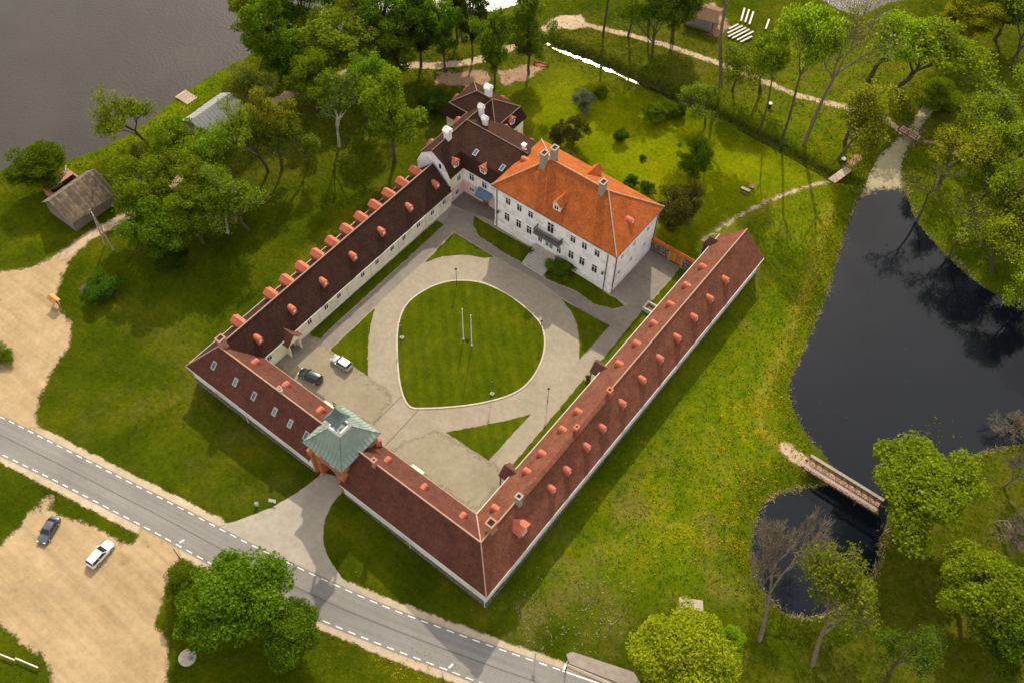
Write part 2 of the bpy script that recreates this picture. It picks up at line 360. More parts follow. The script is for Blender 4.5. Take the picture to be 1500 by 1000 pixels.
leafmat('leaf_meadow', [(0, (0.0466, 0.0817, 0.0042)), (0.45, (0.0931, 0.1299, 0.0064)), (0.8, (0.1475, 0.1633, 0.0106)), (1, (0.2329, 0.193, 0.0213))], .4)
leafmat('leaf_umbel', [(0, (0.35, 0.38, 0.28)), (1, (0.62, 0.64, 0.52))], .3)
leafmat('leaf_dandelion', [(0, (0.38, 0.3, 0.012)), (1, (0.62, 0.46, 0.012))], .3)

# ------------------------------------------------------------------ mesh builders
COL = S.collection
class MB:
    def __init__(s): s.v = []; s.f = []; s.uv = []
    def poly(s, pts, uv=None):
        i = len(s.v); s.v += [tuple(map(float, p)) for p in pts]; s.f.append(tuple(range(i, i + len(pts))))
        if uv is None:
            P = [Vector(p) for p in pts]; n = Vector((0, 0, 0))
            for k in range(1, len(P) - 1): n += (P[k] - P[0]).cross(P[k+1] - P[0])
            n = n.normalized() if n.length > 1e-9 else Vector((0, 0, 1))
            u = Vector((0, 0, 1)).cross(n)
            u = u.normalized() if u.length > 1e-4 else Vector((1, 0, 0))
            w = n.cross(u); uv = [(p.dot(u), p.dot(w)) for p in P]
        s.uv.append(uv)
    def slab(s, pts, th):
        P = [Vector(p) for p in pts]; n = Vector((0, 0, 0))
        for k in range(1, len(P) - 1): n += (P[k] - P[0]).cross(P[k+1] - P[0])
        if n.z < 0: P.reverse()
        s.poly(P); B = [p - Vector((0, 0, th)) for p in P]; s.poly(B[::-1])
        for k in range(len(P)): s.poly([P[k], B[k], B[(k+1) % len(P)], P[(k+1) % len(P)]])
    def prism(s, poly2, z0, z1):
        P = [tuple(p) for p in poly2]
        ar = sum(P[i][0]*P[(i+1) % len(P)][1] - P[(i+1) % len(P)][0]*P[i][1] for i in range(len(P)))
        if ar < 0: P = P[::-1]
        s.poly([(x, y, z1) for x, y in P]); s.poly([(x, y, z0) for x, y in P[::-1]])
        for k in range(len(P)):
            a_, b_ = P[k], P[(k+1) % len(P)]; s.poly([(*a_, z0), (*b_, z0), (*b_, z1), (*a_, z1)])
    def box(s, a_, b_): s.prism([(a_[0], a_[1]), (b_[0], a_[1]), (b_[0], b_[1]), (a_[0], b_[1])], a_[2], b_[2])
    def obox(s, c, d, l, w, z0, z1):
        """box round c, long axis d (2d)"""
        d = np.array(d, float); d /= np.hypot(*d); n = np.array([-d[1], d[0]]); c = np.array(c[:2], float)
        s.prism([c - d*l/2 - n*w/2, c + d*l/2 - n*w/2, c + d*l/2 + n*w/2, c - d*l/2 + n*w/2], z0, z1)
    def beam(s, p, q, w, h):
        p, q = Vector(p), Vector(q); d = (q - p).normalized(); r = d.cross(Vector((0, 0, 1)))
        r = r.normalized() if r.length > 1e-4 else Vector((1, 0, 0)); u = r.cross(d)
        c = [(-1, -1), (1, -1), (1, 1), (-1, 1)]
        A_ = [p + r*w/2*x + u*h/2*y for x, y in c]; B = [q + r*w/2*x + u*h/2*y for x, y in c]
        s.poly(A_); s.poly(B[::-1])
        for k in range(4): s.poly([A_[k], B[k], B[(k+1) % 4], A_[(k+1) % 4]][::-1])
    def tube(s, path, rad, n=8, cap=True):
        path = [Vector(p) for p in path]
        if not hasattr(rad, '__len__'): rad = [rad] * len(path)
        rings = []
        for i, p in enumerate(path):
            d = (path[min(i+1, len(path)-1)] - path[max(i-1, 0)]).normalized()
            r = d.cross(Vector((0, 0, 1))) if abs(d.z) < .95 else d.cross(Vector((1, 0, 0)))
            r.normalize(); u = r.cross(d)
            rings.append([p + (r*math.cos(2*math.pi*k/n) + u*math.sin(2*math.pi*k/n))*rad[i] for k in range(n)])
        for i in range(len(rings) - 1):
            for k in range(n): s.poly([rings[i][k], rings[i][(k+1) % n], rings[i+1][(k+1) % n], rings[i+1][k]])
        if cap: s.poly(rings[0][::-1]); s.poly(rings[-1])
    def build(s, name, mat, parent=None, loc=None, smooth=False, recalc=True):
        me = bpy.data.meshes.new(name)
        off = Vector(parent_loc(parent)) if parent is not None else Vector(loc if loc is not None else (0, 0, 0))
        me.from_pydata([tuple(Vector(v) - off) for v in s.v], [], s.f)
        ul = me.uv_layers.new(name='UVMap'); flat = [c for f in s.uv for p in f for c in p]; ul.data.foreach_set('uv', flat)
        if recalc:
            import bmesh
            bm = bmesh.new(); bm.from_mesh(me); bmesh.ops.remove_doubles(bm, verts=bm.verts, dist=1e-4)
            bmesh.ops.recalc_face_normals(bm, faces=bm.faces); bm.to_mesh(me); bm.free()
        me.materials.append(MATS[mat])
        if smooth: me.polygons.foreach_set('use_smooth', [True] * len(me.polygons))
        o = bpy.data.objects.new(name, me); COL.objects.link(o)
        if parent is not None: o.parent = parent
        else: o.location = off
        return o
WLOC = {}
def parent_loc(o):
    v = Vector((0, 0, 0))
    while o is not None: v += Vector(o.location); o = o.parent
    return v
def tag(o, label, cat, group=None):
    o['label'] = label; o['category'] = cat
    if group: o['group'] = group
    return o
def thing(name, loc, label, cat, group=None):
    o = bpy.data.objects.new(name, None); COL.objects.link(o); o.location = loc; o.empty_display_size = .3
    return tag(o, label, cat, group)
def copy_tree(o, parent=None):
    c = o.copy(); COL.objects.link(c); c.parent = parent
    for ch in o.children: copy_tree(ch, c)
    return c
def npmesh(name, V, Fc, mat, parent=None, loc=(0, 0, 0)):
    me = bpy.data.meshes.new(name); V = np.asarray(V, np.float32); Fc = np.asarray(Fc, np.int32); k = Fc.shape[1]
    me.vertices.add(len(V)); me.vertices.foreach_set('co', V.ravel())
    me.loops.add(Fc.size); me.loops.foreach_set('vertex_index', Fc.ravel())
    me.polygons.add(len(Fc)); me.polygons.foreach_set('loop_start', np.arange(0, Fc.size, k, dtype=np.int32))
    me.update(calc_edges=True); me.validate()
    if mat: me.materials.append(MATS[mat])
    return me
def link(name, me, parent=None, loc=(0, 0, 0)):
    o = bpy.data.objects.new(name, me); COL.objects.link(o); o.location = loc
    if parent: o.parent = parent
    return o

# ------------------------------------------------------------------ water outlines (traced at the water level)
WL = -2.4
def WP(pts): return np.array([g(x, y, WL)[:2] for x, y in pts])
lake_poly = WP([(-400, 330), (-60, 262), (0, 250), (30, 240), (95, 236), (140, 220), (180, 201), (215, 178), (235, 160), (260, 141), (300, 116), (340, 93), (362, 80),
                (420, 58), (500, 45), (580, 36), (650, 22), (720, 17), (800, -4), (950, -22), (1120, -18), (1200, -2), (1240, 18), (1262, 24), (1300, 4), (1400, -12), (1600, -20), (1900, -60), (1500, -230), (700, -230), (-400, -200)])
pond_poly = smooth(WP([(1285, 236), (1296, 222), (1312, 208), (1328, 194), (1342, 172), (1356, 150), (1372, 128), (1384, 134), (1366, 160), (1352, 180), (1344, 200), (1334, 212), (1324, 228), (1318, 248), (1320, 272),
                       (1328, 292), (1350, 338), (1400, 388), (1450, 428), (1500, 447), (1560, 470), (1640, 520), (1640, 620), (1560, 640), (1500, 648), (1450, 657), (1400, 673), (1340, 700), (1308, 735), (1296, 770),
                       (1288, 790), (1282, 820), (1268, 850), (1232, 885), (1188, 902), (1152, 896), (1122, 864), (1106, 822), (1106, 782), (1120, 742), (1150, 722), (1200, 714), (1226, 700),
                       (1214, 670), (1186, 640), (1164, 592), (1160, 560), (1172, 530), (1190, 490), (1210, 440), (1222, 400), (1235, 360), (1246, 320), (1262, 286), (1272, 262)]), True, 4)
canal_mid = WP([(800, 64), (812, 72), (868, 93), (925, 119), (1010, 155), (1040, 167), (1130, 214), (1215, 262), (1270, 272)])
CANAL_W = .45
# ------------------------------------------------------------------ ground sheet
def axis(lo, hi, step, far):
    fine = np.arange(lo, hi + step/2, step); out = np.geomspace(step*3, far, 14)
    return np.concatenate([lo - out[::-1], fine, hi + out])
gx = axis(-140, 140, .7, 3000); gy = axis(-62, 215, .7, 3000)
GX, GY = np.meshgrid(gx, gy); PXY = np.stack([GX.ravel(), GY.ravel()], 1)
base = terr(PXY[:, 0], PXY[:, 1])
dl = sdist(PXY, lake_poly); dp = sdist(PXY, pond_poly); dc = np.maximum(CANAL_W + .2*np.sin(PXY[:, 0]*1.7)*np.sin(PXY[:, 0]*.6+1) - sdist(PXY, canal_mid[:6], False), .15 - sdist(PXY, canal_mid[5:], False))
def carve(z, d, bank, depth):
    k = np.clip(-d / bank, 0, 1); k = k*k*(3-2*k)
    return np.where(d > 0, WL - np.minimum(depth, d*.6) - .02, np.minimum(z, WL + .06 + (np.maximum(z, WL + .3) - WL - .06)*k))
z = carve(base, dl, 5, 2); z = np.minimum(z, carve(base, dp, 5, 2)); z = np.minimum(z, carve(base, dc, 2.6, 1))
# small unevenness away from the built platform
un = np.sin(PXY[:, 0]*.31 + 1.3)*np.sin(PXY[:, 1]*.27)*.06 + np.sin(PXY[:, 0]*.83)*np.sin(PXY[:, 1]*.71+2)*.03
off = np.clip(np.maximum.reduce([6 - PXY[:, 0], PXY[:, 0]-54, 8-PXY[:, 1], PXY[:, 1]-77])/6, 0, 1)
road_up = [(-140, 548), (-60, 583), (0, 610.5), (14, 616.5), (100, 660), (190, 706), (269, 746), (365, 796), (469, 846), (562, 887), (640.5, 917), (720, 946), (804, 975), (886, 1003), (1000, 1040), (1200, 1098)]
road_lo = [(-140, 602), (-30, 650), (2, 665), (80, 703), (166, 747.6), (230, 781), (300, 820), (370, 858), (448.6, 897.5), (523, 929.5), (582.5, 953), (643, 976), (704, 999.6), (800, 1033), (900, 1066), (1100, 1128)]
RU = smooth(GP(road_up), k=8); RL = smooth(GP(road_lo), k=8)
def resamp(P, n):
    s_ = np.concatenate([[0], np.cumsum(np.hypot(*np.diff(P, axis=0).T))]); q = np.linspace(0, s_[-1], n)
    return np.stack([np.interp(q, s_, P[:, 0]), np.interp(q, s_, P[:, 1])], 1), s_[-1]
RUr, _ = resamp(RU, 160); RLr, _ = resamp(RL, 160); RC = (RUr + RLr) / 2
droad = sdist(PXY, RC, False)
z = z + un*off*np.clip((droad - 6)/4, 0, 1)
ZG = z.copy(); nx, ny = len(gx), len(gy)
idx = np.arange(nx*ny).reshape(ny, nx)
FQ = np.stack([idx[:-1, :-1].ravel(), idx[:-1, 1:].ravel(), idx[1:, 1:].ravel(), idx[1:, :-1].ravel()], 1)
gm = npmesh('ground', np.column_stack([PXY, z]), FQ, 'ground_grass')
gm.polygons.foreach_set('use_smooth', np.ones(len(FQ), bool))
ground = link('ground', gm); ground['kind'] = 'structure'
def attr(name, val):
    a_ = gm.attributes.new(name, 'FLOAT', 'POINT'); a_.data.foreach_set('value', np.asarray(val, np.float32))
def area(px, soft): 
    d = sdist(PXY, GP(px)); k = np.clip(d/soft*.5 + .5, 0, 1); return k*k*(3-2*k)
def band(px, w, soft):
    d = w - sdist(PXY, smooth(GP(px), k=4), False); k = np.clip(d/soft*.5 + .5, 0, 1); return k*k*(3-2*k)
garden = area([(760, 130), (820, 100), (930, 130), (1035, 175), (1215, 265), (1130, 300), (1040, 350), (1000, 400), (960, 350), (860, 240), (770, 170)], 7)
meadow = area([(1050, 340), (1250, 270), (1240, 360), (1200, 470), (1160, 560), (1180, 660), (1130, 720), (1090, 800), (1110, 890), (1000, 880), (880, 860), (760, 880), (850, 760), (1000, 560), (1110, 430)], 8)
meadow = np.maximum(meadow, area([(1330, 200), (1500, 130), (1560, 460), (1400, 390), (1330, 290)], 8)*.8)
meadow = np.maximum(meadow, area([(1060, 160), (1200, 20), (1400, 100), (1330, 180), (1240, 250)], 10)*.9)
meadow = np.maximum(meadow, band([(220, 185), (300, 130), (350, 95)], 3, 3)); meadow = np.maximum(meadow, band([(100, 250), (160, 220), (220, 190)], 2, 3))
dry = area([(780, 740), (1000, 640), (1120, 760), (1110, 900), (1240, 1010), (760, 960), (720, 900)], 10)
dry = np.maximum(dry, area([(60, 600), (300, 420), (470, 690), (330, 760)], 12)*.45)
dry = np.maximum(dry, area([(1040, 340), (1130, 300), (1170, 380), (1080, 520)], 8)*.9); dry = np.maximum(dry, area([(950, 60), (1240, 130), (1200, 170), (1000, 130)], 6))
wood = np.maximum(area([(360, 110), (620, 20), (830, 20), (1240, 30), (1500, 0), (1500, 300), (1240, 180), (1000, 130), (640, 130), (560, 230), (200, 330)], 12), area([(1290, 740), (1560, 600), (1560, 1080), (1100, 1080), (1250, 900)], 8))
trail = np.maximum(band([(1215, 300), (1195, 380), (1152, 500), (1118, 572), (1112, 612), (1130, 645), (1165, 668)], .55, 1.6), band([(400, 430), (470, 350), (560, 270)], .5, 1.6)*.35)
trail = np.maximum(trail, band([(1130, 300), (1070, 330), (1040, 350)], .8, 2)*.5)
flower = np.maximum(band([(1215, 330), (1180, 430), (1150, 510), (1125, 570)], 1.6, 3)*.8, band([(1125, 570), (1110, 620), (1075, 720), (1060, 800)], 3.6, 6))
flower = np.maximum(flower, band([(1000, 700), (960, 760), (1020, 760)], 5, 8)*.55); flower = np.maximum(flower, band([(480, 930), (560, 985), (640, 1010)], 2.5, 4)*.5)
flower = np.maximum(flower, band([(1260, 250), (1210, 200), (1230, 150)], 4, 6)*.4)
bank = np.clip(1 - np.abs(np.maximum.reduce([dp, dl]) + .2)/.9, 0, 1)*.8
bank = np.maximum(bank, np.clip(1 - np.abs(dc + .5)/1.3, 0, 1)*.9)
for n_, v_ in (('garden', garden), ('meadow', meadow), ('dry', dry), ('wood', wood), ('flower', flower), ('bank', bank), ('trail', trail)): attr(n_, v_)

def zground(x, y):
    """height of the ground mesh, bilinear"""
    i = np.clip(np.searchsorted(gx, x) - 1, 0, nx-2); j = np.clip(np.searchsorted(gy, y) - 1, 0, ny-2)
    u = (x - gx[i])/(gx[i+1]-gx[i]); v = (y - gy[j])/(gy[j+1]-gy[j]); Z = ZG.reshape(ny, nx)
    return Z[j, i]*(1-u)*(1-v) + Z[j, i+1]*u*(1-v) + Z[j+1, i]*(1-u)*v + Z[j+1, i+1]*u*v
def zg(x, y): return float(zground(np.array([x]), np.array([y]))[0])
def base_at(px, py):
    p = G(px, py)
    for _ in range(4):
        zz = zg(p[0], p[1]); p = g(px, py, zz)
    return np.array([p[0], p[1], zg(p[0], p[1])])
def sheet(name, d, mat, lift, margin=1.6, zfix=None):
    """soft-edged surface lying on the ground: d = distance inside its outline"""
    keep = (d > -margin)[FQ].any(1); f = FQ[keep]; use, inv = np.unique(f, return_inverse=True)
    zz = (ZG[use] + lift) if zfix is None else np.full(len(use), zfix)
    me = npmesh(name, np.column_stack([PXY[use], zz]), inv.reshape(-1, 4), mat)
    a_ = me.attributes.new('edge', 'FLOAT', 'POINT'); a_.data.foreach_set('value', d[use].astype(np.float32))
    me.polygons.foreach_set('use_smooth', np.ones(len(f), bool))
    o = link(name, me); o['kind'] = 'structure'; return o
def dpoly(px): return sdist(PXY, GP(px))
def dband(px, w): return w - sdist(PXY, smooth(GP(px), k=5), False)

# water
def flat(name, poly, mat, zz, lift=0):
    m = MB(); from mathutils.geometry import tessellate_polygon
    P = [Vector((x, y, 0)) for x, y in poly]
    tr = tessellate_polygon([P]); me = bpy.data.meshes.new(name)
    me.from_pydata([(p.x, p.y, zz) for p in P], [], [t_ if (P[t_[1]]-P[t_[0]]).cross(P[t_[2]]-P[t_[0]]).z > 0 else t_[::-1] for t_ in tr])
    me.materials.append(MATS[mat]); o = link(name, me); return o
def offset_poly(poly, r):
    c = np.asarray(poly); ar = np.sum(c[:, 0]*np.roll(c[:, 1], -1) - np.roll(c[:, 0], -1)*c[:, 1]); s_ = 1 if ar > 0 else -1
    t_ = np.roll(c, -1, 0) - np.roll(c, 1, 0); t_ /= np.linalg.norm(t_, axis=1)[:, None] + 1e-9
    return c + s_*np.stack([t_[:, 1], -t_[:, 0]], 1)*r
flat('lake_water', offset_poly(lake_poly, 1.0), 'water_lake', WL)['kind'] = 'structure'
flat('pond_water', offset_poly(pond_poly, .8), 'water_pond', WL + .004)['kind'] = 'structure'
cs = smooth(canal_mid[:6], k=5); tt = np.gradient(cs, axis=0); tt /= np.linalg.norm(tt, axis=1)[:, None]; nn = np.stack([-tt[:, 1], tt[:, 0]], 1)
flat('canal_water', np.concatenate([cs + nn*1.2, (cs - nn*1.2)[::-1]]), 'water_canal', WL + .008)['kind'] = 'structure'
# floating scum at the pond's narrow inlet
scd = np.minimum(dp + .2, dpoly([(1240, 205), (1370, 100), (1400, 140), (1350, 215), (1330, 272), (1292, 268), (1262, 282), (1250, 250)]))
sc = sheet('pond_scum', scd, 'scum', 0, 1.0, WL + .016); 
# ------------------------------------------------------------------ dirt and gravel surfaces
sheet('parking_lot', np.maximum(dpoly([(-40, 806), (0, 800), (30, 770), (60, 745), (100, 757), (140, 772), (185, 800), (200, 792), (206, 772), (262, 800), (262, 822), (250, 842), (238, 880), (226, 915), (246, 940), (244, 985), (230, 1030), (80, 1040), (72, 968), (40, 945), (0, 912), (-60, 900)]),
      dband([(40, 765), (70, 735), (60, 745)], .8)), 'sand', .016)
sheet('gravel_yard', np.maximum(dpoly([(-80, 395), (0, 398), (50, 392), (84, 372), (110, 352), (135, 345), (110, 375), (92, 400), (82, 430), (92, 460), (106, 480), (100, 505), (78, 540), (58, 580), (52, 606), (62, 634), (20, 622), (-60, 590)]) , -99) - np.maximum(0, dpoly([(-12, 510), (10, 508), (17, 521), (6, 534), (-12, 532)]) + .6)*3, 'sand', .016)
sheet('farm_track', dband([(95, 375), (130, 347), (175, 322), (215, 300), (262, 262), (330, 200), (400, 150), (470, 122), (520, 104), (600, 97), (660, 95), (715, 84), (765, 62), (800, 42), (850, 30)], 1.15), 'dirt', .02)
sheet('woodland_path', np.maximum(dband([(830, 30), (880, 42), (960, 62), (1050, 92), (1100, 112), (1170, 140), (1240, 158), (1290, 172), (1325, 188)], .75), dpoly([(800, 36), (815, 24), (850, 22), (862, 38), (835, 44)])), 'dirt', .024)
sheet('garden_path', dband([(1030, 352), (1090, 312), (1150, 285), (1195, 270), (1222, 264)], .35), 'dirt', .02)
sheet('bridge_path', np.maximum(dband([(1150, 655), (1165, 668), (1182, 678)], 1.1), dband([(1344, 200), (1372, 210), (1420, 235)], .4)), 'dirt', .02)
sheet('bare_earth', np.maximum.reduce([dpoly([(640, 106), (712, 104), (720, 118), (700, 128), (640, 124)]), dpoly([(730, 105), (770, 95), (795, 100), (770, 118), (735, 125)]), dpoly([(1008, 35), (1045, 2), (1070, 40), (1050, 55), (1030, 45)]), dband([(1240, 245), (1256, 230)], .6)]), 'earth', .012)
sheet('gate_drive', np.maximum(dpoly([(318, 770), (345, 763), (400, 742), (440, 718), (467, 697), (470, 690), (502, 700), (503, 718), (487, 737), (476, 760), (473, 790), (480, 815), (500, 845), (545, 880), (440, 836)]), -99), 'apron', .022, .9)
# road shoulders then the road
sheet('road_verge', 3.95 - droad, 'shoulder', .012, 1.5)
edge_u = RC + (RUr - RC)*1.12; edge_l = RC + (RLr - RC)*1.12
def strip(name, A_, B, mat, lift, parent=None):
    m = MB(); L = 0
    for i in range(len(A_) - 1):
        q = [A_[i], A_[i+1], B[i+1], B[i]]; L2 = L + np.hypot(*(A_[i+1]-A_[i])); w = np.hypot(*(A_[i]-B[i]))
        m.poly([(p[0], p[1], zroad(p[0], p[1]) + lift) for p in q][::-1], [(L, 0), (L2, 0), (L2, w), (L, w)][::-1]); L = L2
    return m.build(name, mat, parent, recalc=False)
def zroad(x, y): return tz(x, y)
MID1 = edge_l + (edge_u-edge_l)*.33; MID2 = edge_l + (edge_u-edge_l)*.66
m = MB(); L = 0
lanes = [edge_l + (edge_u-edge_l)*k/6 for k in range(7)]
for k in range(6):
    L = 0
    for i in range(len(RC)-1):
        q = [lanes[k][i], lanes[k][i+1], lanes[k+1][i+1], lanes[k+1][i]]; L2 = L + np.hypot(*(RC[i+1]-RC[i]))
        m.poly([(p[0], p[1], zroad(*p) + .04) for p in q], [(L, k), (L2, k), (L2, k+1), (L, k+1)]); L = L2
road = m.build('road', 'asphalt', recalc=False); road['kind'] = 'structure'
strip('centre_seam', RC + (RUr-RC)*.03, RC - (RUr-RC)*.03 , 'tar', .046, road)
def dashes(P, period, frac, stop=None):
    s_ = np.concatenate([[0], np.cumsum(np.hypot(*np.diff(P, axis=0).T))]); k = 0
    while k*period < s_[-1]:
        q0, q1 = k*period, k*period + period*frac; k += 1
        at = lambda q: np.array([np.interp(q, s_, P[:, 0]), np.interp(q, s_, P[:, 1])])
        a_, b_ = at(q0), at(q1); 
        if stop and stop(a_): continue
        d = (b_-a_)/max(1e-6, np.hypot(*(b_-a_))); n_ = np.array([-d[1], d[0]])*.075
        m = MB(); m.poly([(p[0], p[1], zroad(*p) + .05) for p in (a_-n_, b_-n_, b_+n_, a_+n_)])
        o = m.build('edge_dash', 'road_paint', road, recalc=False)
        if o.data.polygons[0].normal.z < 0: o.data.flip_normals()
xs = G(823, 981)[0]
dashes(RU, 2.05, .55, lambda p: p[0] > xs - .5 or p[0] < -45); dashes(RL, 2.05, .55, lambda p: p[0] > 95 or p[0] < -45)
wl = resamp(RU[RU[:, 0] > xs], 40)[0]; tg = np.gradient(wl, axis=0); tg /= np.linalg.norm(tg, axis=1)[:, None]; wn_ = np.stack([-tg[:, 1], tg[:, 0]], 1)
strip('edge_line', wl + wn_*.09, wl - wn_*.09, 'road_paint', .05, road)
# ------------------------------------------------------------------ courtyard
CZ = .03
court = MB(); from mathutils.geometry import tessellate_polygon
def sheetpoly(name, poly, mat, zz):
    o = flat(name, poly, mat, zz); o['kind'] = 'structure'; return o
sheetpoly('courtyard', [(6.4, 8.8), (26.6, 8.8), (26.6, 3), (33.4, 3), (33.4, 8.8), (53.3, 8.8), (53.3, 73.2), (43.2, 73.2), (43.2, 60), (16.4, 60), (16.4, 63.2), (6.2, 63.2), (6.2, 58.6), (6.4, 58.6)], 'gravel_court', CZ)
# darker paved walks in front of the manor and along the wings
def gp0(pts): return [tuple(g(x, y, CZ)[:2]) for x, y in pts]
sheetpoly('paved_walk', gp0([(663, 305), (700, 312), (700, 345), (740, 372), (768, 388), (798, 410), (845, 428), (870, 446), (900, 454), (918, 448), (950, 420), (962, 440), (935, 470), (893, 520), (861, 512), (893, 478), (823, 436), (790, 412), (722, 374), (665, 338), (622, 382), (550, 448), (484, 510), (468, 497), (560, 415), (645, 333)]), 'paving', CZ + .006)
gravel('gravel_worn', (.205, .175, .120), (.265, .228, .165), alpha=True, amp=1.2)
gravel('paving_dark', (.115, .10, .085), (.16, .14, .12))
sheet('gravel_patch', np.maximum(dpoly([(395, 528), (440, 490), (470, 498), (484, 514), (532, 550), (575, 580), (548, 622), (485, 600)]), dpoly([(566, 660), (640, 630), (716, 676), (745, 695), (697, 748), (640, 712)])), 'gravel_worn', 0, 1.4, CZ + .005)
sheetpoly('service_court', [(6.4, 58.8), (8.5, 58.8), (15.4, 60.3), (16.4, 60.3), (16.4, 62.9), (6.4, 62.9)], 'paving_dark', CZ + .008)
sheetpoly('paved_yard', [(43.3, 59.9), (50.2, 59.9), (50.2, 73.1), (43.3, 73.1)], 'paving', CZ + .005)
def lawn_patch(pts, h=.07, kerb=False, sm=None, world=False):
    P = np.array(pts if world else gp0(pts))
    if sm: P = smooth(P, True, sm)
    Q = []
    for i in range(len(P)):
        a_, b_ = P[i], P[(i+1) % len(P)]; n_ = max(1, int(np.hypot(*(b_-a_))/.45))
        for j in range(n_): Q.append(a_ + (b_-a_)*j/n_ + (np.random.normal(size=2)*.045 if not kerb else 0))
    P = np.array(Q)
    m = MB(); m.prism([tuple(p) for p in P], CZ - .02, CZ + h)
    o = m.build('lawn', 'lawn_mown'); o['kind'] = 'structure'
    if kerb:
        Q = offset_poly(P, .28); m = MB(); n_ = len(P)
        for i in range(n_):
            j = (i+1) % n_
            m.poly([(*P[i], CZ+h+.03), (*P[j], CZ+h+.03), (*Q[j], CZ+h+.03), (*Q[i], CZ+h+.03)]); m.poly([(*Q[i], CZ+h+.03), (*Q[j], CZ+h+.03), (*Q[j], CZ-.02), (*Q[i], CZ-.02)])
        m.build('kerb', 'kerb_stone', o)
    return o
lawn_patch([(669, 412), (700, 414), (730, 425), (760, 444), (785, 467), (794, 482), (797, 502), (793, 525), (782, 548), (765, 567), (740, 580), (700, 590), (660, 595), (620, 597), (602, 595), (592, 580), (586, 555), (583, 520), (583, 490), (586, 470), (593, 452), (606, 437), (630, 422), (650, 415)], .08, True, 3)
lawn_patch([(549, 452), (543, 475), (540, 495), (538.5, 522), (539, 550), (484, 512)])
lawn_patch([(455, 486), (640, 323), (650, 329), (609, 367), (474, 490), (470, 496), (456, 491)])
lawn_patch([(665, 341), (722, 376), (712, 378), (690, 374), (674, 373), (647, 375.5), (623, 384)])
lawn_patch([(695, 317), (725, 335), (785, 368), (768, 386), (740, 371), (702, 346), (693, 328)])
lawn_patch([(795, 374), (850, 402), (890, 432), (902, 437), (914, 448), (898, 452), (870, 445), (844, 426), (799, 408)])
lawn_patch([(823, 439), (838, 458), (845, 474), (849, 503), (848, 526), (861, 512), (893, 477)])
lawn_patch([(654, 633), (700, 624), (742, 616), (777, 606), (716, 673)])
lawn_patch([(50.6, 46.5), (52.7, 46.5), (52.7, 60.2), (50.2, 60.2)], world=True); lawn_patch([(50.4, 62.4), (52.7, 62.4), (52.7, 72.9), (50.3, 72.9)], world=True)
lawn_patch([(50.9, 20.5), (52.7, 20.5), (52.7, 41.6), (50.4, 41.6)], world=True)
m = MB()
for a_, b_ in (((545, 622.5), (588, 580)), ((562, 655), (613, 600))):
    p, q = g(*a_, CZ), g(*b_, CZ); m = MB(); m.obox((p+q)/2, (q-p)[:2], np.hypot(*(q-p)[:2]), .16, CZ, CZ+.012); o = m.build('drain_channel', 'tar'); o['kind'] = 'structure'

# ------------------------------------------------------------------ building kit
def ubox(m, o, d, u0, u1, w0, w1, z0, z1):
    """box in a frame: origin o, outward dir d (2d), along-wall dir t"""
    d = np.array(d, float); t_ = np.array([-d[1], d[0]]); o = np.array(o[:2], float)
    m.prism([o + t_*u0 + d*w0, o + t_*u1 + d*w0, o + t_*u1 + d*w1, o + t_*u0 + d*w1], z0, z1)
WIN = {}
def window(parent, p, d, w, h, leaves=2, frame='white_paint', glass='glass_dark', bars=1, sill=True):
    """window with its middle at p on a wall whose outward direction is d (unit axis)"""
    key = (w, h, leaves, frame, glass, bars)
    if key not in WIN:
        fr = MB(); e_ = .09
        fr.box((-w/2, -.05, -h/2), (-w/2+e_, .07, h/2)); fr.box((w/2-e_, -.05, -h/2), (w/2, .07, h/2))
        fr.box((-w/2+e_, -.05, h/2-e_), (w/2-e_, .065, h/2)); fr.box((-w/2-.06, -.05, -h/2-.06), (w/2+.06, .14, -h/2+e_*.6))
        gw = (w - 2*e_)/leaves; ps = []
        for k in range(1, leaves): fr.box((-w/2+e_+gw*k-.04, -.05, -h/2+e_), (-w/2+e_+gw*k+.04, .06, h/2-e_))
        for k in range(bars): zz = -h/2 + h*(.68 if bars == 1 else (k+1)/(bars+1)); fr.box((-w/2+e_, -.05, zz-.035), (w/2-e_, .055, zz+.035))
        me = fr.build('window', frame); md = me.data; bpy.data.objects.remove(me)
        pn = MB(); pn.box((-gw/2+.01, -.04, -h/2+e_*.6), (gw/2-.01, .03, h/2-e_+.01)); pe = pn.build('pane', glass); pd = pe.data; bpy.data.objects.remove(pe)
        WIN[key] = (md, pd, [-w/2+e_+gw*(k+.5) for k in range(leaves)])
    md, pd, xs_ = WIN[key]
    o = bpy.data.objects.new('window', md); COL.objects.link(o); o.parent = parent
    o.location = Vector(p) - parent_loc(parent); o.rotation_euler = (0, 0, math.atan2(d[1], d[0]) - math.pi/2)
    for x in xs_:
        q = bpy.data.objects.new('pane', pd); COL.objects.link(q); q.parent = o; q.location = (x, 0, 0)
    return o
def ridge(parent, pts, r=.13, name='ridge_cap', mat='ridge_pale'):
    m = MB(); m.tube([Vector(p) + Vector((0, 0, .03)) for p in pts], r, 6); return m.build(name, mat, parent)
def gutter(parent, p, q, mat='gutter_metal', r=.09):
    m = MB(); m.tube([p, q], r, 6); return m.build('gutter', mat, parent)
def downpipe(parent, x, y, z0, z1, mat='dark_metal', r=.08):
    m = MB(); m.tube([(x, y, z0), (x, y, z1)], r, 6); return m.build('downpipe', mat, parent)
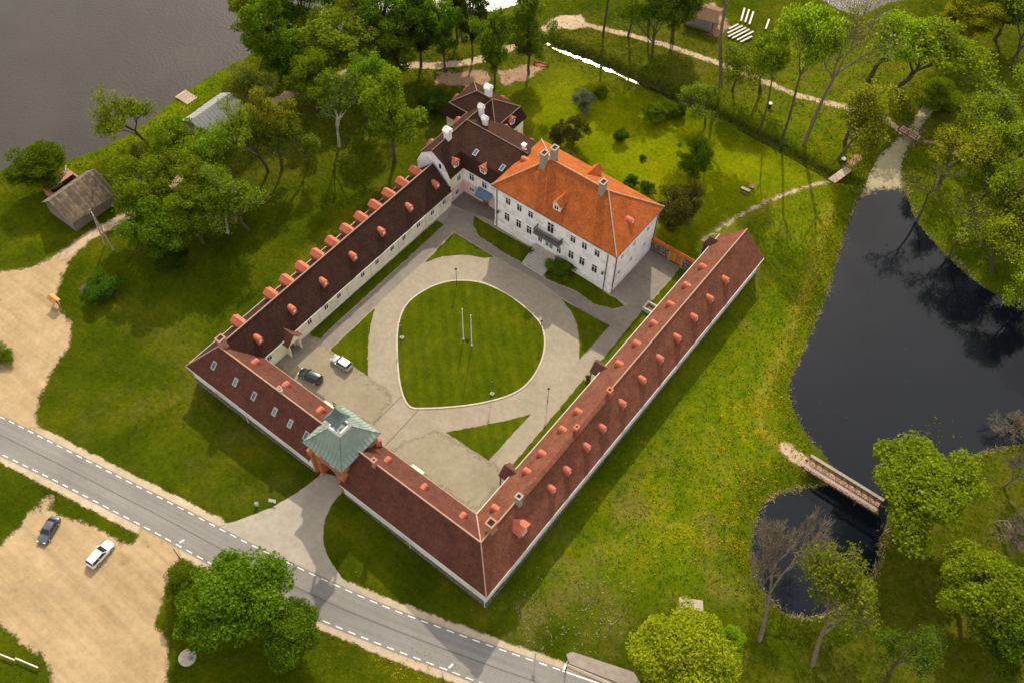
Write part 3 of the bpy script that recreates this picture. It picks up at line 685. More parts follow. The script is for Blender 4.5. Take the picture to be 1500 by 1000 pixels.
def dormer(parent, p, d, w, h, rise, depth, wallmat='white_paint', roofmat='dormer_orange', win=(.8, .8), over=.25, hip=False, leaves=2):
    """gabled dormer: p = foot of the middle of its front face, d = outward direction"""
    d = np.array(d, float); t_ = np.array([-d[1], d[0]]); o = np.array(p[:2], float); z0 = p[2]
    P = lambda u, w_, z_: (*(o + t_*u + d*w_), z_)
    m = MB(); hw = w/2
    m.poly([P(-hw, 0, z0-.4), P(hw, 0, z0-.4), P(hw, 0, z0+h), P(0, 0, z0+h+rise), P(-hw, 0, z0+h)])
    for s_ in (-1, 1): m.poly([P(s_*hw, 0, z0-.4), P(s_*hw, -depth, z0-.4), P(s_*hw, -depth, z0+h), P(s_*hw, 0, z0+h)])
    body = m.build('dormer', wallmat, parent)
    m = MB(); ev = over*rise/hw
    fr = over if not hip else over
    zr = z0+h+rise+.08; ze = z0+h-ev+.08
    bk = hw*.55 if hip else 0
    for s_ in (-1, 1):
        m.slab([P(0, fr-bk, zr), P(0, -depth-.3, zr), P(s_*(hw+over), -depth-.3, ze), P(s_*(hw+over), fr, ze)], .1)
    if hip: m.slab([P(0, fr-bk, zr), P(hw+over, fr, ze), P(-hw-over, fr, ze)], .1)
    m.build('dormer_roof', roofmat, body)
    if win: 
        c = o + d*.02; window(body, (c[0], c[1], z0 + h*.5 + .05), d, win[0], win[1], leaves)
    return body
def round_dormer(parent, p, d, r=.62, h=.35, depth=1.5, mat='dormer_orange'):
    """little barrel-topped roof dormer with a rounded hood"""
    d = np.array(d, float); t_ = np.array([-d[1], d[0]]); o = np.array(p[:2], float); z0 = p[2] - .1
    rows = []; n_ = 8
    for w_, k in ((.62, .0), (.60, .55), (.45, .86), (.22, .98), (-.1, 1), (-depth, 1)):
        row = []
        rr = r*(1 if w_ < .6 else 1)
        for j in range(n_+1):
            a_ = math.pi*j/n_; row.append((*(o + t_*(-math.cos(a_))*r*(.8+.2*k) + d*w_), z0 + h + math.sin(a_)*r*(.55+.5*k)))
        rows.append([(row[0][0], row[0][1], z0-.9)] + row + [(row[-1][0], row[-1][1], z0-.9)])
    m = MB()
    for i in range(len(rows)-1):
        for j in range(n_+2): m.poly([rows[i][j], rows[i][j+1], rows[i+1][j+1], rows[i+1][j]])
    m.poly(rows[0])
    body = m.build('dormer', mat, parent, smooth=False)
    m = MB(); c = o + d*.64; wz = z0+.02
    m.poly([(*(c - t_*r*.45), wz), (*(c + t_*r*.45), wz), (*(c + t_*r*.45), wz+.5), (*(c + t_*r*.2), wz+.66), (*(c - t_*r*.2), wz+.66), (*(c - t_*r*.45), wz+.5)])
    m.build('pane', 'white_paint' , body)
    return body
def chimney(parent, x, y, z0, z1, w=.9, l=None, mat='brick_chimney', cap='brick_chimney', gab=False):
    l = l or w; m = MB(); m.box((x-w/2, y-l/2, z0), (x+w/2, y+l/2, z1)); m.box((x-w/2-.08, y-l/2-.08, z0), (x+w/2+.08, y+l/2+.08, z0+.9)) 
    c = m.build('chimney', mat, parent)
    m = MB(); e_ = .12; t0 = z1
    for a_ in ((x-w/2-e_, y-l/2-e_, x+w/2+e_, y-l/2+.12), (x-w/2-e_, y+l/2-.12, x+w/2+e_, y+l/2+e_), (x-w/2-e_, y-l/2+.12, x-w/2+.12, y+l/2-.12), (x+w/2-.12, y-l/2+.12, x+w/2+e_, y+l/2-.12)):
        m.box((a_[0], a_[1], t0-.12), (a_[2], a_[3], t0+.16))
    if gab:
        zz = t0+.5; zr = t0+1.0; q = .2
        m.slab([(x-w/2-q, y-l/2-q, zz), (x+w/2+q, y-l/2-q, zz), (x+w/2+q, y-.08, zr), (x-w/2-q, y-.08, zr)], .08); m.slab([(x-w/2-q, y+l/2+q, zz), (x+w/2+q, y+l/2+q, zz), (x+w/2+q, y+.08, zr), (x-w/2-q, y+.08, zr)], .08)
        for sx in (-1, 1):
            for sy in (-1, 1): m.box((x+sx*(w/2-.06)-.07, y+sy*(l/2-.06)-.07, t0+.16), (x+sx*(w/2-.06)+.07, y+sy*(l/2-.06)+.07, zz+.1))
    m.build('chimney_cap', cap, c)
    m = MB(); m.box((x-w/2+.14, y-l/2+.14, t0-.1), (x+w/2-.14, y+l/2-.14, t0+.05)); m.build('flue', 'soot', c)
    return c
def skylight(parent, p, n, along, w=.8, l=1.25, glass='glass_blue'):
    """roof window on a slope: p centre, n slope normal, along = horizontal dir"""
    n = Vector(n).normalized(); u = Vector(along).normalized(); v = n.cross(u); p = Vector(p)
    def plate(m, a0, a1, b0, b1, h0, h1):
        c = [p + u*x + v*y for x, y in ((a0, b0), (a1, b0), (a1, b1), (a0, b1))]
        A_ = [q + n*h0 for q in c]; B = [q + n*h1 for q in c]
        m.poly(B); m.poly(A_[::-1])
        for k in range(4): m.poly([A_[k], A_[(k+1) % 4], B[(k+1) % 4], B[k]])
    m = MB(); e_ = .09
    plate(m, -w/2, -w/2+e_, -l/2, l/2, -.02, .12); plate(m, w/2-e_, w/2, -l/2, l/2, -.02, .12); plate(m, -w/2+e_, w/2-e_, -l/2, -l/2+e_, -.02, .118); plate(m, -w/2+e_, w/2-e_, l/2-e_, l/2, -.02, .118)
    f = m.build('skylight', 'gutter_metal', parent)
    m = MB(); plate(m, -w/2+e_, w/2-e_, -l/2+e_, l/2-e_, 0, .08); m.build('pane', glass, f); return f

EZ, RZ = 4.2, 8.9
YO, YR, YI = .18, 4.75, 9.35          # front range: outer eave, ridge, inner eave
LXO, LXR, LXI = -1.9, 2.65, 7.2      # left range
RXO, RXR, RXI = 62.3, 57.65, 53.0    # right range
RRZ = 8.85
TH = .2
def walls(parent, poly, z0, z1, mat, name='wall'):
    m = MB(); m.prism(poly, z0, z1); return m.build(name, mat, parent)

# ---- left long range
lw = thing('stable_range', (2.6, 30, 0), 'long low range with mossy dark tiled roof and a row of orange box dormers', 'building')
walls(lw, [(LXO+.45, YR), (LXI-.45, YI), (LXI-.45, 58.5), (LXO+.45, 58.5)], -2, EZ+.1, 'plaster_cream')
m = MB(); m.slab([(LXO, YO, EZ), (LXR, YR, RZ), (LXR, 58.4, RZ), (LXO, 58.4, EZ)], TH); m.slab([(LXI, YI, EZ), (LXR, YR, RZ), (LXR, 58.4, RZ), (LXI, 58.4, EZ)], TH)
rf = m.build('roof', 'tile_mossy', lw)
ridge(lw, [(LXR, YR+1.2, RZ), (LXR, 58.4, RZ)])
gutter(lw, (LXI+.04, YI+.2, EZ-.08), (LXI+.04, 58.4, EZ-.08)); gutter(lw, (LXO-.04, 1, EZ-.08), (LXO-.04, 58.4, EZ-.08))
for k, y in enumerate([10.7] + [18.2 + 3.76*i for i in range(11)]):
    dormer(lw, (-.5, y, 6.0), (-1, 0), 1.6, 1.65, .6, 2.6, 'dormer_orange', 'dormer_orange', (.8, .9), .12)
for y in (10.6, 18.5, 26.1, 33.6, 41.1, 48.7, 56.2): round_dormer(lw, (5.05, y, 6.35), (1, 0), .6)
for y in (56.4, 52.9, 48.9, 44.8, 41.5, 37.4, 33.6, 27.4, 24.2, 20.1, 10.5): window(lw, (LXI-.43, y, 2.75), (1, 0), 1.05, 1.35)
for y in (22.3, 29.5, 35.6, 43.2, 50.8): downpipe(lw, LXI-.36, y, 0, EZ-.1, 'gutter_metal', .05)
m = MB(); m.box((LXI-.46, YI+.3, -.3), (LXI-.36, 58.3, .45)); m.build('plinth', 'plaster_grey', lw)
# entrance porch with its own gable
py_ = 15.2
m = MB(); m.box((LXI-.5, py_-1.3, 0), (LXI+.9, py_-1.1, 3.3)); m.box((LXI-.5, py_+1.1, 0), (LXI+.9, py_+1.3, 3.3)); m.poly([(LXI+.9, py_-1.3, 3.2), (LXI+.9, py_+1.3, 3.2), (LXI+.9, py_, 5.1)])
pch = m.build('porch', 'plaster_cream', lw)
m = MB()
for s_ in (-1, 1): m.slab([(LXI+1.3, py_, 5.5), (4.6, py_, 5.5+.0), (6.6, py_+s_*1.75, 3.7), (LXI+1.3, py_+s_*1.75, 3.7)], .14)
m.build('porch_roof', 'tile_brown', pch)
m = MB(); m.box((LXI-.4, py_-.55, 0), (LXI-.3, py_+.55, 2.2)); m.build('door', 'wood_brown', lw)
m = MB(); m.box((LXI-.4, py_-1.2, 0), (LXI+1.5, py_+1.2, .18)); m.build('doorstep', 'stone_steps', lw)

# ---- front left range
fl = thing('gate_range', (13, 4.7, 0), 'low front range with a row of blue roof windows, west of the gate tower', 'building')
GX0, GX1 = 26.6, 33.3
walls(fl, [(LXO+.45, YO+.45), (GX0, YO+.45), (GX0, YI-.45), (LXI-.45, YI-.45), (LXO+.45, YR)], -.4, EZ+.1, 'plaster_grey')
walls(fl, [(LXO+.35, YO+.35), (GX0-.1, YO+.35), (GX0-.1, YI-.4), (LXI-.5, YI-.4), (LXO+.35, YR)], -2.5, .7, 'fieldstone', 'plinth')
m = MB(); m.slab([(LXO, YO, EZ), (GX0+.1, YO, EZ), (GX0+.1, YR, RZ), (LXR, YR, RZ)], TH); m.slab([(LXI, YI, EZ), (GX0+.1, YI, EZ), (GX0+.1, YR, RZ), (LXR, YR, RZ)], TH); m.build('roof', 'tile_red_shaded', fl)
ridge(fl, [(LXR, YR, RZ), (GX0, YR, RZ)]); ridge(fl, [(LXO, YO, EZ), (LXR, YR, RZ)], .1, 'hip_cap')
gutter(fl, (LXO, YO-.04, EZ-.1), (GX0, YO-.04, EZ-.1)); gutter(fl, (LXI, YI+.04, EZ-.1), (GX0, YI+.04, EZ-.1), 'ridge_pale')
NF = (0, -(RZ-EZ), (YR-YO))
for i, x in enumerate((3.3, 8.4, 12.7, 17.4, 20.9, 24.4)):
    yy = 2.45; skylight(fl, (x, yy, EZ+(RZ-EZ)*(yy-YO)/(YR-YO)), NF, (1, 0, 0), .8, 1.4, ('glass_blue', 'glass_teal', 'glass_blue', 'glass_teal', 'glass_teal', 'glass_blue')[i])
for x in (8.2, 15.3, 23.0): round_dormer(fl, (x, 7.0, 6.5), (0, 1), .62, .2)
chimney(fl, 2.9, 5.4, 7.6, 10.6, 1.0, 1.2); chimney(fl, 16.6, 5.0, 8.2, 9.6, .45, mat='white_paint')
downpipe(fl, 11.2, .5, -1, EZ-.1, 'white_paint', .06)

# ---- front right and right ranges
fr = thing('gate_range', (46, 4.7, 0), 'low front range of red tiles coloured as in cloud shade, east of the gate tower, with no roof windows', 'building')
walls(fr, [(GX1, YO+.45), (RXO-.45, YO+.45), (RXO-.45, YR), (RXI+.45, YI-.45), (GX1, YI-.45)], -.8, EZ+.1, 'plaster_grey')
walls(fr, [(GX1+.1, YO+.35), (RXO-.35, YO+.35), (RXO-.35, YR), (RXI+.5, YI-.5), (GX1+.1, YI-.5)], -3.5, .4, 'fieldstone', 'plinth')
m = MB(); m.slab([(GX1-.1, YO, EZ), (RXO, YO, EZ), (RXR, YR, RZ), (GX1-.1, YR, RZ)], TH); m.slab([(GX1-.1, YI, EZ), (RXI, YI, EZ), (RXR, YR, RZ), (GX1-.1, YR, RZ)], TH); m.build('roof', 'tile_red_shaded', fr)
ridge(fr, [(GX1, YR, RZ), (RXR, YR, RZ)]); ridge(fr, [(RXO, YO, EZ), (RXR, YR, RZ)], .11, 'hip_cap'); ridge(fr, [(RXI+.1, YI-.1, EZ+.15), (RXR, YR, RZ+.02)], .12, 'valley_flashing')
gutter(fr, (GX1, YO-.04, EZ-.1), (RXO, YO-.04, EZ-.1)); gutter(fr, (GX1, YI+.04, EZ-.1), (RXI, YI+.04, EZ-.1), 'ridge_pale')
for x in (37.3, 44.7, 52.3): round_dormer(fr, (x, 7.05, 6.5), (0, 1), .55, .15)
chimney(fr, 37.2, 4.6, 7.6, 10.2, .6, mat='brick_chimney')
downpipe(fr, 47.0, .5, -1, EZ-.1, 'white_paint', .06); downpipe(fr, 61.7, .45, -1.5, EZ-.1, 'white_paint', .06)

rw = thing('service_range', (57.6, 45, 0), 'long low range with round-hooded dormers on both slopes, facing the moat', 'building')
RYE = 81.2
walls(rw, [(RXI+.45, YI), (RXO-.45, YR), (RXO-.45, RYE-.4), (RXI+.45, RYE-.4)], -.8, EZ+.1, 'plaster_grey')
walls(rw, [(RXI+.5, YI), (RXO-.35, YR), (RXO-.35, RYE-.3), (RXI+.5, RYE-.3)], -3.2, .1, 'fieldstone', 'plinth')
m = MB(); m.poly([(RXI+.45, RYE-.4, EZ), (RXO-.45, RYE-.4, EZ), (RXR, RYE-.4, RRZ-.25)]); m.build('gable', 'plaster_grey', rw)
m = MB(); m.slab([(RXO, YO, EZ), (RXO, RYE, EZ), (RXR, RYE, RRZ), (RXR, YR, RZ)], TH); m.slab([(RXI, YI, EZ), (RXI, RYE, EZ), (RXR, RYE, RRZ), (RXR, YR, RZ)], TH); m.build('roof', 'tile_red', rw)
ridge(rw, [(RXR, YR, RZ), (RXR, RYE, RRZ)])
gutter(rw, (RXO+.05, YO, EZ-.1), (RXO+.05, RYE, EZ-.1)); gutter(rw, (RXI-.05, YI, EZ-.1), (RXI-.05, RYE, EZ-.1))
for y in (70.4, 65.1, 59.9, 54.5, 49.1, 43.8, 38.0, 32.3, 28.0, 22.8, 18.8): round_dormer(rw, (60.0, y, 6.4), (1, 0), .58, .35)
for y in (70.4, 65.0, 59.7, 54.5, 49.2, 44.0, 32.3, 28.1, 22.7, 18.8, 11.0): round_dormer(rw, (55.3, y, 6.4), (-1, 0), .58, .35)
dormer(rw, (60.9, 10.9, 5.6), (1, 0), 2.3, 1.3, .8, 2.6, 'dormer_orange', 'dormer_orange', (1.0, 1.0), .2)
m = MB(); y0, y1 = 13.6, 36.2                                     # raised ridge vent
m.box((RXR-.25, y0, RZ-.4), (RXR+.65, y1, RZ+.1)); v_ = m.build('ridge_vent', 'wood_brown', rw)
m = MB(); m.slab([(RXR-.35, y0-.2, RZ+.22), (RXR+.2, y0-.2, RZ+.34), (RXR+.2, y1+.2, RZ+.34), (RXR-.35, y1+.2, RZ+.22)], .08); m.slab([(RXR+.75, y0-.2, RZ+.12), (RXR+.2, y0-.2, RZ+.34), (RXR+.2, y1+.2, RZ+.34), (RXR+.75, y1+.2, RZ+.12)], .08)
m.build('vent_roof', 'tile_red', v_)
chimney(rw, 57.5, 7.3, 7.8, 11.0, 1.15, 1.15); chimney(rw, 58.0, 13.2, 8, 10.6, .8, .8, mat='chimney_old', cap='chimney_old')
chimney(rw, 57.9, 36.9, 8, 10, .7, .7, mat='dormer_orange', cap='dormer_orange'); chimney(rw, 57.7, 28.2, 8.6, 10, .5, .7, mat='dormer_orange', cap='dormer_orange')
for y in (43.0, 18.3):
    m = MB()
    for s_ in (-1, 1): m.slab([(51.3, y, 5.0), (53.9, y, 5.0), (52.7, y+s_*1.45, 3.5), (51.3, y+s_*1.45, 3.5)], .12)
    po = m.build('porch_roof', 'tile_brown', rw)
    m = MB(); m.poly([(51.5, y-1.2, 3.5), (51.5, y+1.2, 3.5), (51.5, y, 4.75)])
    for s_ in (-1, 1): m.box((51.4, y+s_*1.1-.09, 0), (51.58, y+s_*1.1+.09, 3.55))
    m.build('porch_front', 'wood_brown', po)
m = MB(); m.slab([(52.3, 78.5, 5.4), (53.9, 78.5, 5.4), (52.9, 77.2, 4.0), (51.6, 77.2, 4.0)], .12); m.slab([(52.3, 78.5, 5.4), (53.9, 78.5, 5.4), (52.9, 79.8, 4.0), (51.6, 79.8, 4.0)], .12); m.box((51.8, 77.5, 0), (53.4, 79.5, 4.1)); m.build('side_porch', 'tile_brown', rw)
for y in range(12, 80, 6): window(rw, (RXO-.42, y+.5, 3.0), (1, 0), .9, 1.1)

# ---- gate tower
gt = thing('gate_tower', (30, 5, 0), 'orange brick gate tower under a green copper roof with a spired lantern', 'tower')
X0, X1, Y0, Y1, GE = 26.4, 33.5, 1.1, 8.9, 8.5
m = MB()
for x0, x1 in ((X0, X0+1.7), (X1-1.7, X1)):                        # the two piers with the passage between
    m.box((x0, Y0, -1.5), (x1, Y1, 5.2))
m.box((X0, Y0, 5.2), (X1, Y1, GE-.05))
m.build('wall', 'brick_gate', gt)
n_ = 9; xc = (X0+X1)/2; hw = (X1-X0)/2-1.7
for yy, nm in ((Y0-.03, 'arch'), (Y1+.03, 'arch')):
    m = MB(); pr = [(xc-hw-.45*0, 3.2)]
    for i in range(n_):
        a0, a1 = math.pi*i/n_, math.pi*(i+1)/n_
        q = lambda r_, a_: (xc - math.cos(a_)*r_, yy, 3.4 + math.sin(a_)*r_*.95)
        m.poly([q(hw, a0), q(hw, a1), q(hw+.5, a1), q(hw+.5, a0)]); 
    m.build('arch', 'brick_chimney', gt)
for x in (X0+.15, X1-.15):                                         # corner buttresses
    for y in (Y0+.15, Y1-.15): m = MB(); m.prism([(x-.55, y-.55), (x+.55, y-.55), (x+.55, y+.55), (x-.55, y+.55)], -1.5, 6.2); m.build('buttress', 'brick_gate', gt)
m = MB(); e_ = .1
m.box((X0-e_, Y0-e_, 6.3), (X1+e_, Y0, 6.6)); m.box((X0-e_, Y1, 6.3), (X1+e_, Y1+e_, 6.6)); m.box((X0-e_, Y0, 6.3), (X0, Y1, 6.6)); m.box((X1, Y0, 6.3), (X1+e_, Y1, 6.6)); m.build('string_course', 'brick_chimney', gt)
for x in (28.4, 31.5): window(gt, (x, Y0-.02, 7.5), (0, -1), .8, 1.0)
rx0, rx1, ry0, ry1 = 25.7, 34.1, .65, 9.3; cx, cy = 30.45, 4.75; cw = 1.2; cz = 12.6
m = MB(); cor = [(rx0, ry0), (rx1, ry0), (rx1, ry1), (rx0, ry1)]; top = [(cx-cw, cy-cw), (cx+cw, cy-cw), (cx+cw, cy+cw), (cx-cw, cy+cw)]
ML = [(rx0+.9, ry0+.9), (rx1-.9, ry0+.9), (rx1-.9, ry1-.9), (rx0+.9, ry1-.9)]
for k in range(4):
    j = (k+1) % 4
    m.poly([(*cor[k], GE), (*cor[j], GE), (*ML[j], GE+.75), (*ML[k], GE+.75)]); m.poly([(*ML[k], GE+.75), (*ML[j], GE+.75), (*top[j], cz), (*top[k], cz)])
    m.poly([(*cor[k], GE), (*cor[j], GE), (*cor[j], GE-.2), (*cor[k], GE-.2)])
m.poly([(*c, GE-.2) for c in cor]); rf = m.build('roof', 'copper', gt)
for k in range(4):                                                 # standing seams
    j = (k+1) % 4
    for i in range(1, 12):
        f = i/12; A_ = Vector((*cor[k], GE)).lerp(Vector((*cor[j], GE)), f)
        d = Vector((*cor[j], 0)) - Vector((*cor[k], 0)); L_ = d.length; nrm = Vector((-d.y, d.x, 0)).normalized()
        s_ = min(f, 1-f)*L_; lim = (L_/2 - cw)
        run = min(s_, lim); rise_at = lambda w_: GE + (.75/.9*min(w_, .9) + max(0, w_-.9)*(cz-GE-.75)/(L_/2-cw-.9))
        q = A_ + nrm*run
        m = MB(); m.tube([A_ + Vector((0, 0, .03)), A_ + nrm*min(.9, run) + Vector((0, 0, rise_at(min(.9, run)) - GE + .03)), Vector((q.x, q.y, rise_at(run) + .03))], .035, 4, True) if run > 1 else m.tube([A_ + Vector((0, 0, .03)), Vector((q.x, q.y, rise_at(run)+.03))], .035, 4)
        m.build('seam', 'copper_dark', rf)
for k in range(4): ridge(gt, [(*cor[k], GE), (*ML[k], GE+.75), (*top[k], cz)], .07, 'hip_cap', 'copper_dark')
m = MB(); b_ = cw+.05
for x0, y0, x1, y1 in ((cx-b_, cy-b_, cx+b_, cy-b_+.22), (cx-b_, cy+b_-.22, cx+b_, cy+b_), (cx-b_, cy-b_+.22, cx-b_+.22, cy+b_-.22), (cx+b_-.22, cy-b_+.22, cx+b_, cy+b_-.22)): m.box((x0, y0, cz-.6), (x1, y1, cz+.75))
for sx in (-1, 1):
    for sy in (-1, 1): m.box((cx+sx*(b_-.15)-.17, cy+sy*(b_-.15)-.13, cz+.75), (cx+sx*(b_-.15)+.13, cy+sy*(b_-.15)+.13, cz+2.9))
lan = m.build('lantern', 'white_paint', gt)
m = MB(); m.box((cx-b_+.2, cy-b_+.2, cz-.3), (cx+b_-.2, cy+b_-.2, cz+.3)); m.build('lantern_floor', 'copper_dark', lan)
m = MB(); m.tube([(cx, cy, cz+.3), (cx, cy, cz+.7), (cx, cy, cz+1.2), (cx, cy, cz+1.45)], [.5, .42, .25, .08], 10); m.build('bell', 'gutter_metal', lan)
m = MB(); prof = [(1.42, 2.95), (1.0, 3.4), (.6, 4.0), (.28, 4.8), (.05, 5.7)]
for (r0, h0), (r1, h1) in zip(prof, prof[1:]):
    for k in range(4):
        u = [(-1, -1), (1, -1), (1, 1), (-1, 1)]; a_, b2 = u[k], u[(k+1) % 4]
        m.poly([(cx+a_[0]*r0, cy+a_[1]*r0, cz+h0), (cx+b2[0]*r0, cy+b2[1]*r0, cz+h0), (cx+b2[0]*r1, cy+b2[1]*r1, cz+h1), (cx+a_[0]*r1, cy+a_[1]*r1, cz+h1)])
m.poly([(cx+x*1.42, cy+y*1.42, cz+2.95) for x, y in ((-1, -1), (-1, 1), (1, 1), (1, -1))]); m.build('lantern_roof', 'copper_dark', lan)
m = MB(); m.tube([(cx, cy, cz+5.5), (cx, cy, cz+7.8)], [.06, .02], 6); m.tube([(cx, cy, cz+5.9), (cx, cy, cz+6.05), (cx, cy, cz+6.2)], [.02, .16, .02], 8); m.box((cx, cy-.02, cz+6.9), (cx+.6, cy+.02, cz+7.2)); m.build('weather_vane', 'dark_metal', lan)

# ---- manor house
mh = thing('manor_house', (30, 67, 0), 'two-storey white manor house with orange hipped roof, balcony and front steps', 'house')
ex0, ex1, ey0, ey1, HE, HR = 16.1, 43.8, 59.35, 74.6, 11.0, 16.3
wx0, wx1, wy0, wy1 = 16.55, 43.3, 59.8, 74.15; ym = (ey0+ey1)/2; hx = (ey1-ey0)/2
walls(mh, [(wx0, wy0), (wx1, wy0), (wx1, wy1), (wx0, wy1)], -1, HE+.1, 'plaster_white')
walls(mh, [(wx0-.07, wy0-.07), (wx1+.07, wy0-.07), (wx1+.07, wy1+.07), (wx0-.07, wy1+.07)], -1, 1.5, 'plaster_white', 'plinth')
m = MB(); a1, a2 = (ex0+hx, ym, HR), (ex1-hx, ym, HR)
m.slab([(ex0, ey0, HE), (ex1, ey0, HE), a2, a1], TH); m.slab([(ex0, ey1, HE), (ex1, ey1, HE), a2, a1], TH); m.slab([(ex0, ey0, HE), a1, (ex0, ey1, HE)], TH); m.slab([(ex1, ey0, HE), a2, (ex1, ey1, HE)], TH)
m.build('roof', 'tile_orange', mh)
ridge(mh, [a1, a2], .16); 
for c in ((ex0, ey0), (ex0, ey1)): ridge(mh, [(*c, HE), a1], .14, 'hip_cap')
for c in ((ex1, ey0), (ex1, ey1)): ridge(mh, [(*c, HE), a2], .14, 'hip_cap')
m = MB(); c_ = .22; m.box((wx0-c_, wy0-c_, HE-.75), (wx1+c_, wy0, HE-.25)); m.box((wx1, wy0, HE-.75), (wx1+c_, wy1, HE-.25)); m.build('cornice', 'plaster_white', mh)
for p, q in (((ex0, ey0-.05), (ex1, ey0-.05)), ((ex1+.05, ey0), (ex1+.05, ey1))): gutter(mh, (*p, HE-.12), (*q, HE-.12), 'wood_brown')
for x in (19.7, 22.3, 24.9, 34.4, 36.9, 39.65): window(mh, (x, wy0-.01, 8.65), (0, -1), 1.2, 1.75)
for x in (19.5, 22.25, 24.7, 34.3, 36.75, 39.5): window(mh, (x, wy0-.01, 4.3), (0, -1), 1.25, 2.1)
window(mh, (29.45, wy0-.01, 8.2), (0, -1), 1.5, 2.6)
for x in (27.3, 31.6): window(mh, (x, wy0-.01, 3.7), (0, -1), 1.0, 1.8)
for x in (20.5, 25.8, 35.6, 38.3): window(mh, (x, wy0-.08, .75), (0, -1), .6, .4, 1, bars=0)
for y in (62.3, 66.2, 70.6):
    window(mh, (wx1+.01, y, 8.2), (1, 0), .9, 1.3); window(mh, (wx1+.01, y-.3, 4.2), (1, 0), .9, 1.3)
m = MB(); m.box((28.4, wy0-.1, 1.8), (30.4, wy0+.05, 4.7)); dr = m.build('door', 'white_paint', mh)
for x in (28.95, 29.85): m = MB(); m.box((x-.36, wy0-.13, 2.9), (x+.36, wy0-.09, 4.5)); m.build('pane', 'glass_teal', dr)
m = MB(); m.box((26.6, 58.3, 5.95), (32.3, wy0, 6.2)); bal = m.build('balcony', 'stone_steps', mh)
m = MB()
for i in range(30): x = 26.68 + i*.192; m.box((x-.025, 58.34, 6.2), (x+.025, 58.40, 7.2))
for i in range(7): y = 58.45 + i*.2; m.box((26.64, y-.025, 6.2), (26.7, y+.025, 7.2)); m.box((32.2, y-.025, 6.2), (32.26, y+.025, 7.2))
m.box((26.6, 58.3, 7.2), (32.3, 58.44, 7.3)); m.box((26.6, 58.44, 7.2), (26.74, wy0, 7.3)); m.box((32.16, 58.44, 7.2), (32.3, wy0, 7.3)); m.build('railing', 'dark_metal', bal)
for x in (26.9, 28.2, 30.7, 32.0): m = MB(); m.poly([(x, wy0, 5.95), (x, 58.5, 5.95), (x, wy0, 5.1)]); m.slab([(x-.12, wy0, 5.9), (x+.12, wy0, 5.9), (x+.12, 58.6, 5.93), (x-.12, 58.6, 5.93)], .25); m.build('bracket', 'plaster_white', bal)
nst = 9; zt = 1.75; yt, yb = 59.0, 55.2
for i in range(nst):
    z1 = zt*(1 - i/nst); ya = yt - (yt-yb)*(i+1)/nst; yb2 = 59.72 if i == 0 else yt - (yt-yb)*i/nst
    m = MB(); m.box((26.5, ya+.10, -.1), (31.4, yb2+.1*(i > 0), z1-.09)); st_ = m.build('step', 'stone_steps', mh)
    m = MB(); m.box((26.45, ya, z1-.09), (31.45, yb2+.1*(i > 0)-.004*i, z1)); m.build('tread', 'concrete', st_)
downpipe(mh, 17.1, wy0-.12, 0, HE-.3); downpipe(mh, 41.9, wy0-.12, 0, HE-.3); downpipe(mh, wx1+.12, 60.3, 0, HE-.3); downpipe(mh, wx1+.12, 73.6, 0, HE-.3)
for x in (17.6, 41.4): m = MB(); m.tube([(x, wy0-.35, 4.3), (x, wy0-.35, 4.5), (x, wy0-.35, 5.0)], [.12, .2, .1], 6); m.beam((x, wy0, 4.9), (x, wy0-.35, 5.0), .05, .05); m.build('wall_lantern', 'dark_metal', mh)
for x, y, zz in ((23.1, 65.6, 18.4), (23.9, 67.6, 18.6), (35.3, 66.4, 18.3)): chimney(mh, x, y, 14, zz, .95, 1.2, 'chimney_old', 'chimney_old')
dormer(mh, (29.66, 60.9, 12.0), (0, -1), 1.6, 1.5, .8, 2.8, 'white_paint', 'tile_orange', (1.1, 1.1), .22)
dormer(mh, (30.2, 72.8, 12.3), (0, 1), 1.7, 1.4, .9, 2.8, 'chimney_old', 'tile_orange', (1.1, 1.1), .22)
round_dormer(mh, (41.5, 66.6, 12.5), (1, 0), .65, .1, 1.2); round_dormer(mh, (17.6, 67.3, 12.1), (-1, 0), .6, .1, 1.3)

# ---- north-west wing: mansard blocks joined to the manor
sw = thing('mansard_wing', (4, 68, 0), 'rambling mansard-roofed wing with white chimneys, joining the manor house', 'house')
ME, MK = 7.0, 9.75
def mans(name_, x0, x1, y0, y1, e, k_in, zk):  # walls
    pass
# block P along y, x -1.9..6.7 ; block Q along x ; block S at the back
walls(sw, [(-1.5, 58.9), (6.3, 58.9), (6.3, 74), (-1.5, 74)], -1, ME+.1, 'plaster_cream')
walls(sw, [(6.2, 62.95), (16.7, 62.95), (16.7, 74.7), (6.2, 74.7)], -1, ME+.1, 'plaster_white')
walls(sw, [(-5.6, 72.1), (7.1, 72.1), (7.1, 80.9), (-5.6, 80.9)], -1, ME+.1, 'plaster_cream')
m = MB(); m.box((6.28, 59.3, -.1), (6.37, 62.95, 3.3)); m.box((6.4, 62.86, -.1), (14.6, 62.93, 3.3)); m.build('pink_base', 'plaster_pink', sw)
m = MB(); gx_ = 58.62
m.poly([(-1.7, gx_+.1, 4), (6.5, gx_+.1, 4), (6.5, gx_+.1, ME), (5.1, gx_+.1, MK), (2.4, gx_+.1, 11.55), (-.3, gx_+.1, MK), (-1.7, gx_+.1, ME)]); m.build('gable', 'plaster_white', sw)
m = MB(); m.box((4.0, gx_-.02, 8.3), (4.5, gx_+.12, 9.3)); m.build('gable_window', 'glass_dark', sw)
m = MB()
RT = 12.1
m.slab([(-1.9, gx_, ME), (-.5, gx_, MK), (-.5, 74, MK), (-1.9, 74, ME)], .15); m.slab([(-.5, gx_, MK), (2.4, gx_, 11.7), (2.4, 76.6, 11.95), (-.5, 76.6, MK)], .15)
